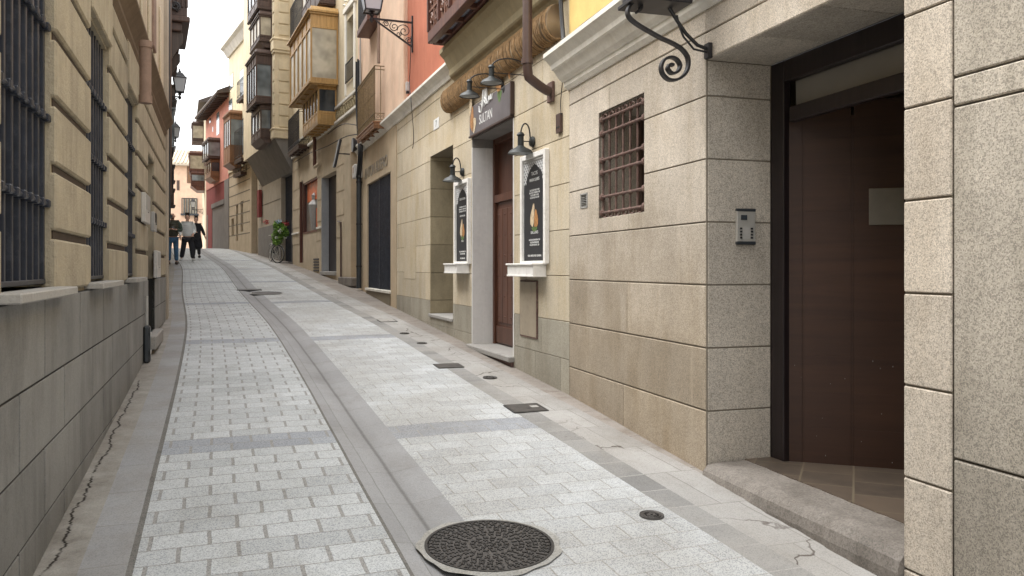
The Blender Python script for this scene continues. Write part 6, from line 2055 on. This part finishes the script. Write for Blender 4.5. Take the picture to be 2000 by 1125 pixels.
    if coat:
        cn = {'a': (sc((0, 0, 1.25)), (.20 * k, .15 * k)), 'b': (sc((.02, .02, .95)), (.20 * k, .16 * k)), 'c': (sc((.05, .04, .62)), (.24 * k, .19 * k)), 'd': (sc((.06, .05, .36)), (.25 * k, .20 * k))}
        skin_obj('coat_skirt', cn, [('a', 'b'), ('b', 'c'), ('c', 'd')], mats['jacket'], r, 'a', 2)
    # trousers, one skin
    tn = {'p': (sc((J['pelvis'][0], 0, .93)), (.18 * k, .14 * k))}; te = []
    fl = mats.get('flare', 1.0)
    for s in 'lr':
        hp, kn, an = J['hip' + s], J['kn' + s], J['an' + s]
        tn.update({'h' + s: (sc((hp[0], hp[1], .84)), (.105 * k, .11 * k)), 'k' + s: (sc(kn), (.078 * k * fl, .08 * k * fl)), 'a' + s: (sc((an[0], an[1], an[2] + .02)), (.066 * k * fl, .07 * k * fl))})
        te += [('p', 'h' + s), ('h' + s, 'k' + s), ('k' + s, 'a' + s)]
    skin_obj('trousers', tn, te, mats['trousers'], r, 'p', 2)
    for s in 'lr':
        an, to = Vector(J['an' + s]), Vector(J['toe' + s])
        z = min(an.z, .05) + .005
        hn = {'h': (sc((an.x, an.y + .05, an.z - .045)), (.066 * k, .06 * k)), 'm': (sc((an + to) / 2 + Vector((0, 0, -.012))), (.066 * k, .058 * k)), 't': (sc(to + Vector((0, -.03, .012))), (.062 * k, .045 * k))}
        skin_obj('shoe', hn, [('h', 'm'), ('m', 't')], mats['shoes'], r, 'h', 2)
    return r, k
faceang = lambda u: math.atan2((u - 1000) / F, 1.0) * -1
# man in olive, walking toward us looking at his phone
Pm = dict(shl=(-.20, 0, 1.41), shr=(.20, 0, 1.41), ell=(-.27, -.02, 1.13), elr=(.27, -.02, 1.13), wrl=(-.09, -.24, 1.17), wrr=(.10, -.24, 1.16), knl=(-.11, -.05, .50), knr=(.11, -.03, .50), anl=(-.115, -.02, .09), anr=(.125, .02, .09), toel=(-.13, -.17, .04), toer=(.14, -.13, .04), jaw=(0, -.05, 1.545), skull=(0, -.04, 1.645), crown=(0, -.03, 1.71))
def scale_h(u, v, vtop): 
    p = gp(u, v); return (v - vtop) / F * p.y
r, k = person('man in an olive puffer jacket and blue jeans looking down at his phone', 337, 517, scale_h(337, 517, 415), Pm, dict(skin='skin', jacket='olive', sleeve='sleeve_green', trousers='jeans', shoes='shoe_brown', quilt='olive'), face=R(24), hair=False)
ph = empty('phone', r.matrix_world @ Matrix.Translation((.005 * k, -.30 * k, 1.20 * k)) @ Matrix.Rotation(R(-35), 4, 'X'), 'dark phone held in both hands by the man in olive', 'phone')
m = MB(); m.box(-.04, .04, -.005, .005, -.07, .07, .004); m.build('phone_case', 'black', ph)
m = MB(); m.box(-.035, .035, .005, .006, -.062, .062); m.build('phone_screen', 'glass_mid', ph)
# young man in a white puffer
Pw = dict(shl=(-.20, 0, 1.41), shr=(.20, 0, 1.41), ell=(-.25, .06, 1.14), elr=(.25, .02, 1.14), wrl=(-.24, -.06, .92), wrr=(.20, -.17, 1.02), knl=(-.14, -.02, .50), knr=(.15, -.10, .52), anl=(-.20, .12, .13), anr=(.19, -.06, .10), toel=(-.22, .0, .05), toer=(.22, -.20, .07))
person('young man in a white quilted puffer jacket and black trousers, middle of the three', 366, 512, scale_h(366, 512, 419), Pw, dict(skin='skin', jacket='puffer_white', sleeve='puffer_white', trousers='trousers_black', shoes='shoe_white', quilt='puffer_white', flare=1.18), face=R(22))
Pg = dict(shl=(-.17, 0, 1.39), shr=(.17, 0, 1.39), ell=(-.22, -.04, 1.14), elr=(.27, .05, 1.14), wrl=(-.06, -.22, 1.12), wrr=(.34, -.02, .95), knl=(-.08, -.05, .50), knr=(.10, .0, .50), anl=(-.09, -.08, .10), anr=(.12, .16, .15), toel=(-.09, -.22, .04), toer=(.13, .04, .06))
person('woman in a long flaring black coat, right of the three people', 383, 506, scale_h(383, 506, 424), Pg, dict(skin='skin_pale', jacket='coat_black', sleeve='coat_black', trousers='trousers_black', shoes='coat_black'), face=R(20), coat=True)

# ================================================================== bicycle with its flowers
def bicycle():
    W = W5
    a = gp(541, 513.5)
    dv = Vector((W.d.x, W.d.y, 0)).normalized()
    ang = math.atan2(-dv.y, -dv.x) + R(3)           # local +x points toward the camera
    b = a + dv * .55
    b.z = gz(b.x, b.y)
    tilt = math.atan2(a.z - gz(*(a + dv * 1.1).xy), 1.1)
    mt = Matrix.Translation(b) @ Matrix.Rotation(ang, 4, 'Z') @ Matrix.Rotation(-tilt, 4, 'Y')
    r = empty('bicycle', mt, 'old gray bicycle decorated with plants, leaning by the gray wall', 'bicycle')
    rw = .33
    def wheel(x, rot):
        e = MB(); n = 32
        T = Matrix.Translation((x, 0, rw)) @ Matrix.Rotation(rot, 4, 'Z')
        e.tube([T @ Vector((rw * math.cos(2 * math.pi * i / n), 0, rw * math.sin(2 * math.pi * i / n))) for i in range(n + 1)], .018, 6)
        w = e.build('wheel', 'black', r, True)
        e = MB(); e.tube([T @ Vector(((rw - .03) * math.cos(2 * math.pi * i / n), 0, (rw - .03) * math.sin(2 * math.pi * i / n))) for i in range(n + 1)], .014, 6); e.build('rim', 'steel', w, True)
        e = MB()
        for i in range(18):
            t = 2 * math.pi * i / 18; e.bar(T @ Vector((0, .02 * (-1) ** i, 0)), T @ Vector(((rw - .03) * math.cos(t), 0, (rw - .03) * math.sin(t))), .004)
        e.tube([T @ Vector((0, -.05, 0)), T @ Vector((0, .05, 0))], .03, 10)
        e.build('spokes', 'steel', w)
        e = MB(); e.tube([T @ Vector(((rw + .035) * math.cos(t), 0, (rw + .035) * math.sin(t))) for t in [R(20 + 12 * i) for i in range(13)]], .016, 5); e.build('mudguard', 'plastic_gray', r, True)
    wheel(.52, R(28)); wheel(-.52, 0)
    e = MB()
    bb = (-.08, 0, .28); st = (-.22, 0, .78); hd = (.40, 0, .82); hb = (.44, 0, .66)
    for p, q in ((bb, st), (bb, hb), (st, hd), ((-.52, 0, rw), bb), ((-.52, 0, rw), (-.2, 0, .72))): e.tube([p, q], .016, 8)
    e.build('frame', 'pipe_dark', r, True)
    e = MB(); e.tube([hd, hb, (.52, .04, rw)], .014, 8); e.tube([hb, (.52, -.04, rw)], .012, 8); e.build('fork', 'pipe_dark', r, True)
    e = MB(); e.tube([(.38, 0, .82), (.37, 0, .98)], .013, 8); e.tube([(.22, .27, 1.0), (.36, .2, 1.02), (.39, 0, .98), (.36, -.2, 1.02), (.22, -.27, 1.0)], .012, 8); e.build('handlebar', 'steel', r, True)
    e = MB(); e.lathe([(.0, -.03), (.07, -.02), (.10, .01), (.08, .035), (0, .04)], 14, (-.24, 0, .84)); e.tube([(-.22, 0, .76), (-.235, 0, .84)], .013, 8); e.build('saddle', 'black', r, True)
    e = MB(); e.tube([(-.08, -.06, .28), (-.08, .06, .28)], .05, 12); e.bar((-.08, .07, .28), (-.02, .07, .14), .015); e.bar((-.08, -.07, .28), (-.14, -.07, .42), .015); e.box(-.05, .03, .06, .12, .12, .14); e.build('pedals', 'steel', r)
    e = MB()
    for i in range(14):
        t = 2 * math.pi * i / 14; e.bar((.58 + .11 * math.cos(t), .13 * math.sin(t), .74), (.58 + .16 * math.cos(t), .18 * math.sin(t), .98), .008)
    for z, rr in ((.74, 0), (.86, .025), (.98, .05)): e.tube([(.58 + (.11 + rr) * math.cos(2 * math.pi * i / 16), (.13 + rr) * math.sin(2 * math.pi * i / 16), z) for i in range(17)], .008, 5)
    e.build('basket', 'wood_brown', r)
    return mt
bm_ = bicycle()
def leaf_cluster(m, c, rx, ry, rz, n, size, q):
    for i in range(n):
        while True:
            p = Vector((q.uniform(-1, 1), q.uniform(-1, 1), q.uniform(-1, 1)))
            if .25 < p.length < 1: break
        p = Vector((c[0] + p.x * rx, c[1] + p.y * ry, c[2] + p.z * rz))
        s = size * q.uniform(.6, 1.3)
        a = Vector((q.uniform(-1, 1), q.uniform(-1, 1), q.uniform(-.6, 1))).normalized(); b = a.cross(Vector((q.uniform(-1, 1), q.uniform(-1, 1), q.uniform(-1, 1)))).normalized()
        m.cur = q.random()
        i0 = m.V(p - a * s); i1 = m.V(p + b * s * .4); i2 = m.V(p + a * s); i3 = m.V(p - b * s * .4)
        m.Fc(i0, i1, i2, i3)
def leafmat():
    b = NB('varied_leaves', .6, .3)
    return b.col(b.mix(b.attr(), (.05, .14, .02, 1), (.26, .42, .08, 1)))
M['leaf2'] = leafmat()
q = random.Random(5)
r = empty('basket_plant', bm_ @ Matrix.Translation((.58, 0, .82)), 'bushy green plant with white flowers in the bicycle basket', 'plant')
m = MB()
for c in ((0, 0, .18, .24, .24, .22), (.05, .05, .42, .26, .25, .20), (.12, -.08, .02, .2, .18, .18), (-.05, 0, .60, .2, .2, .14), (.1, .16, .28, .15, .2, .16)): leaf_cluster(m, c[:3], *c[3:], 260, .055, q)
m.build('leaves', 'leaf2', r, recalc=False)
m = MB()
for i in range(14):
    t = q.uniform(0, 6.3); m.tube([(0, 0, 0), (.1 * math.cos(t), .1 * math.sin(t), .3), (.2 * math.cos(t), .2 * math.sin(t), .55)], .006, 4)
m.build('stems', 'print_green', r)
m = MB()
leaf_cluster(m, (.24, .0, .38), .05, .10, .11, 60, .035, q); leaf_cluster(m, (.22, -.12, .12), .05, .08, .05, 30, .03, q); leaf_cluster(m, (.18, .2, .12), .05, .08, .05, 24, .03, q)
m.build('white_flowers', 'petal_white', r, recalc=False)
m = MB(); leaf_cluster(m, (.05, .0, .72), .08, .12, .08, 70, .035, q); m.build('blue_flowers', 'petal_blue', r, recalc=False)
r = empty('flower_bunch', bm_ @ Matrix.Translation((.0, -.25, .70)), 'bunch of red flowers behind the bicycle plant by the dark gate', 'flowers')
m = MB(); leaf_cluster(m, (.1, .55, .75), .15, .22, .14, 160, .04, q); leaf_cluster(m, (.1, -.1, .80), .15, .12, .10, 70, .035, q); m.build('red_flowers', 'petal_red', r, recalc=False)
m = MB(); leaf_cluster(m, (.1, .5, .5), .2, .25, .22, 260, .05, q); m.build('leaves', 'leaf2', r, recalc=False)
m = MB()
for i in range(8): m.tube([(0, .3, .0), (.05, .4, .35), (.1 + .1 * q.uniform(-1, 1), .5 + .2 * q.uniform(-1, 1), .7)], .008, 4)
m.build('stems', 'wood_brown', r)
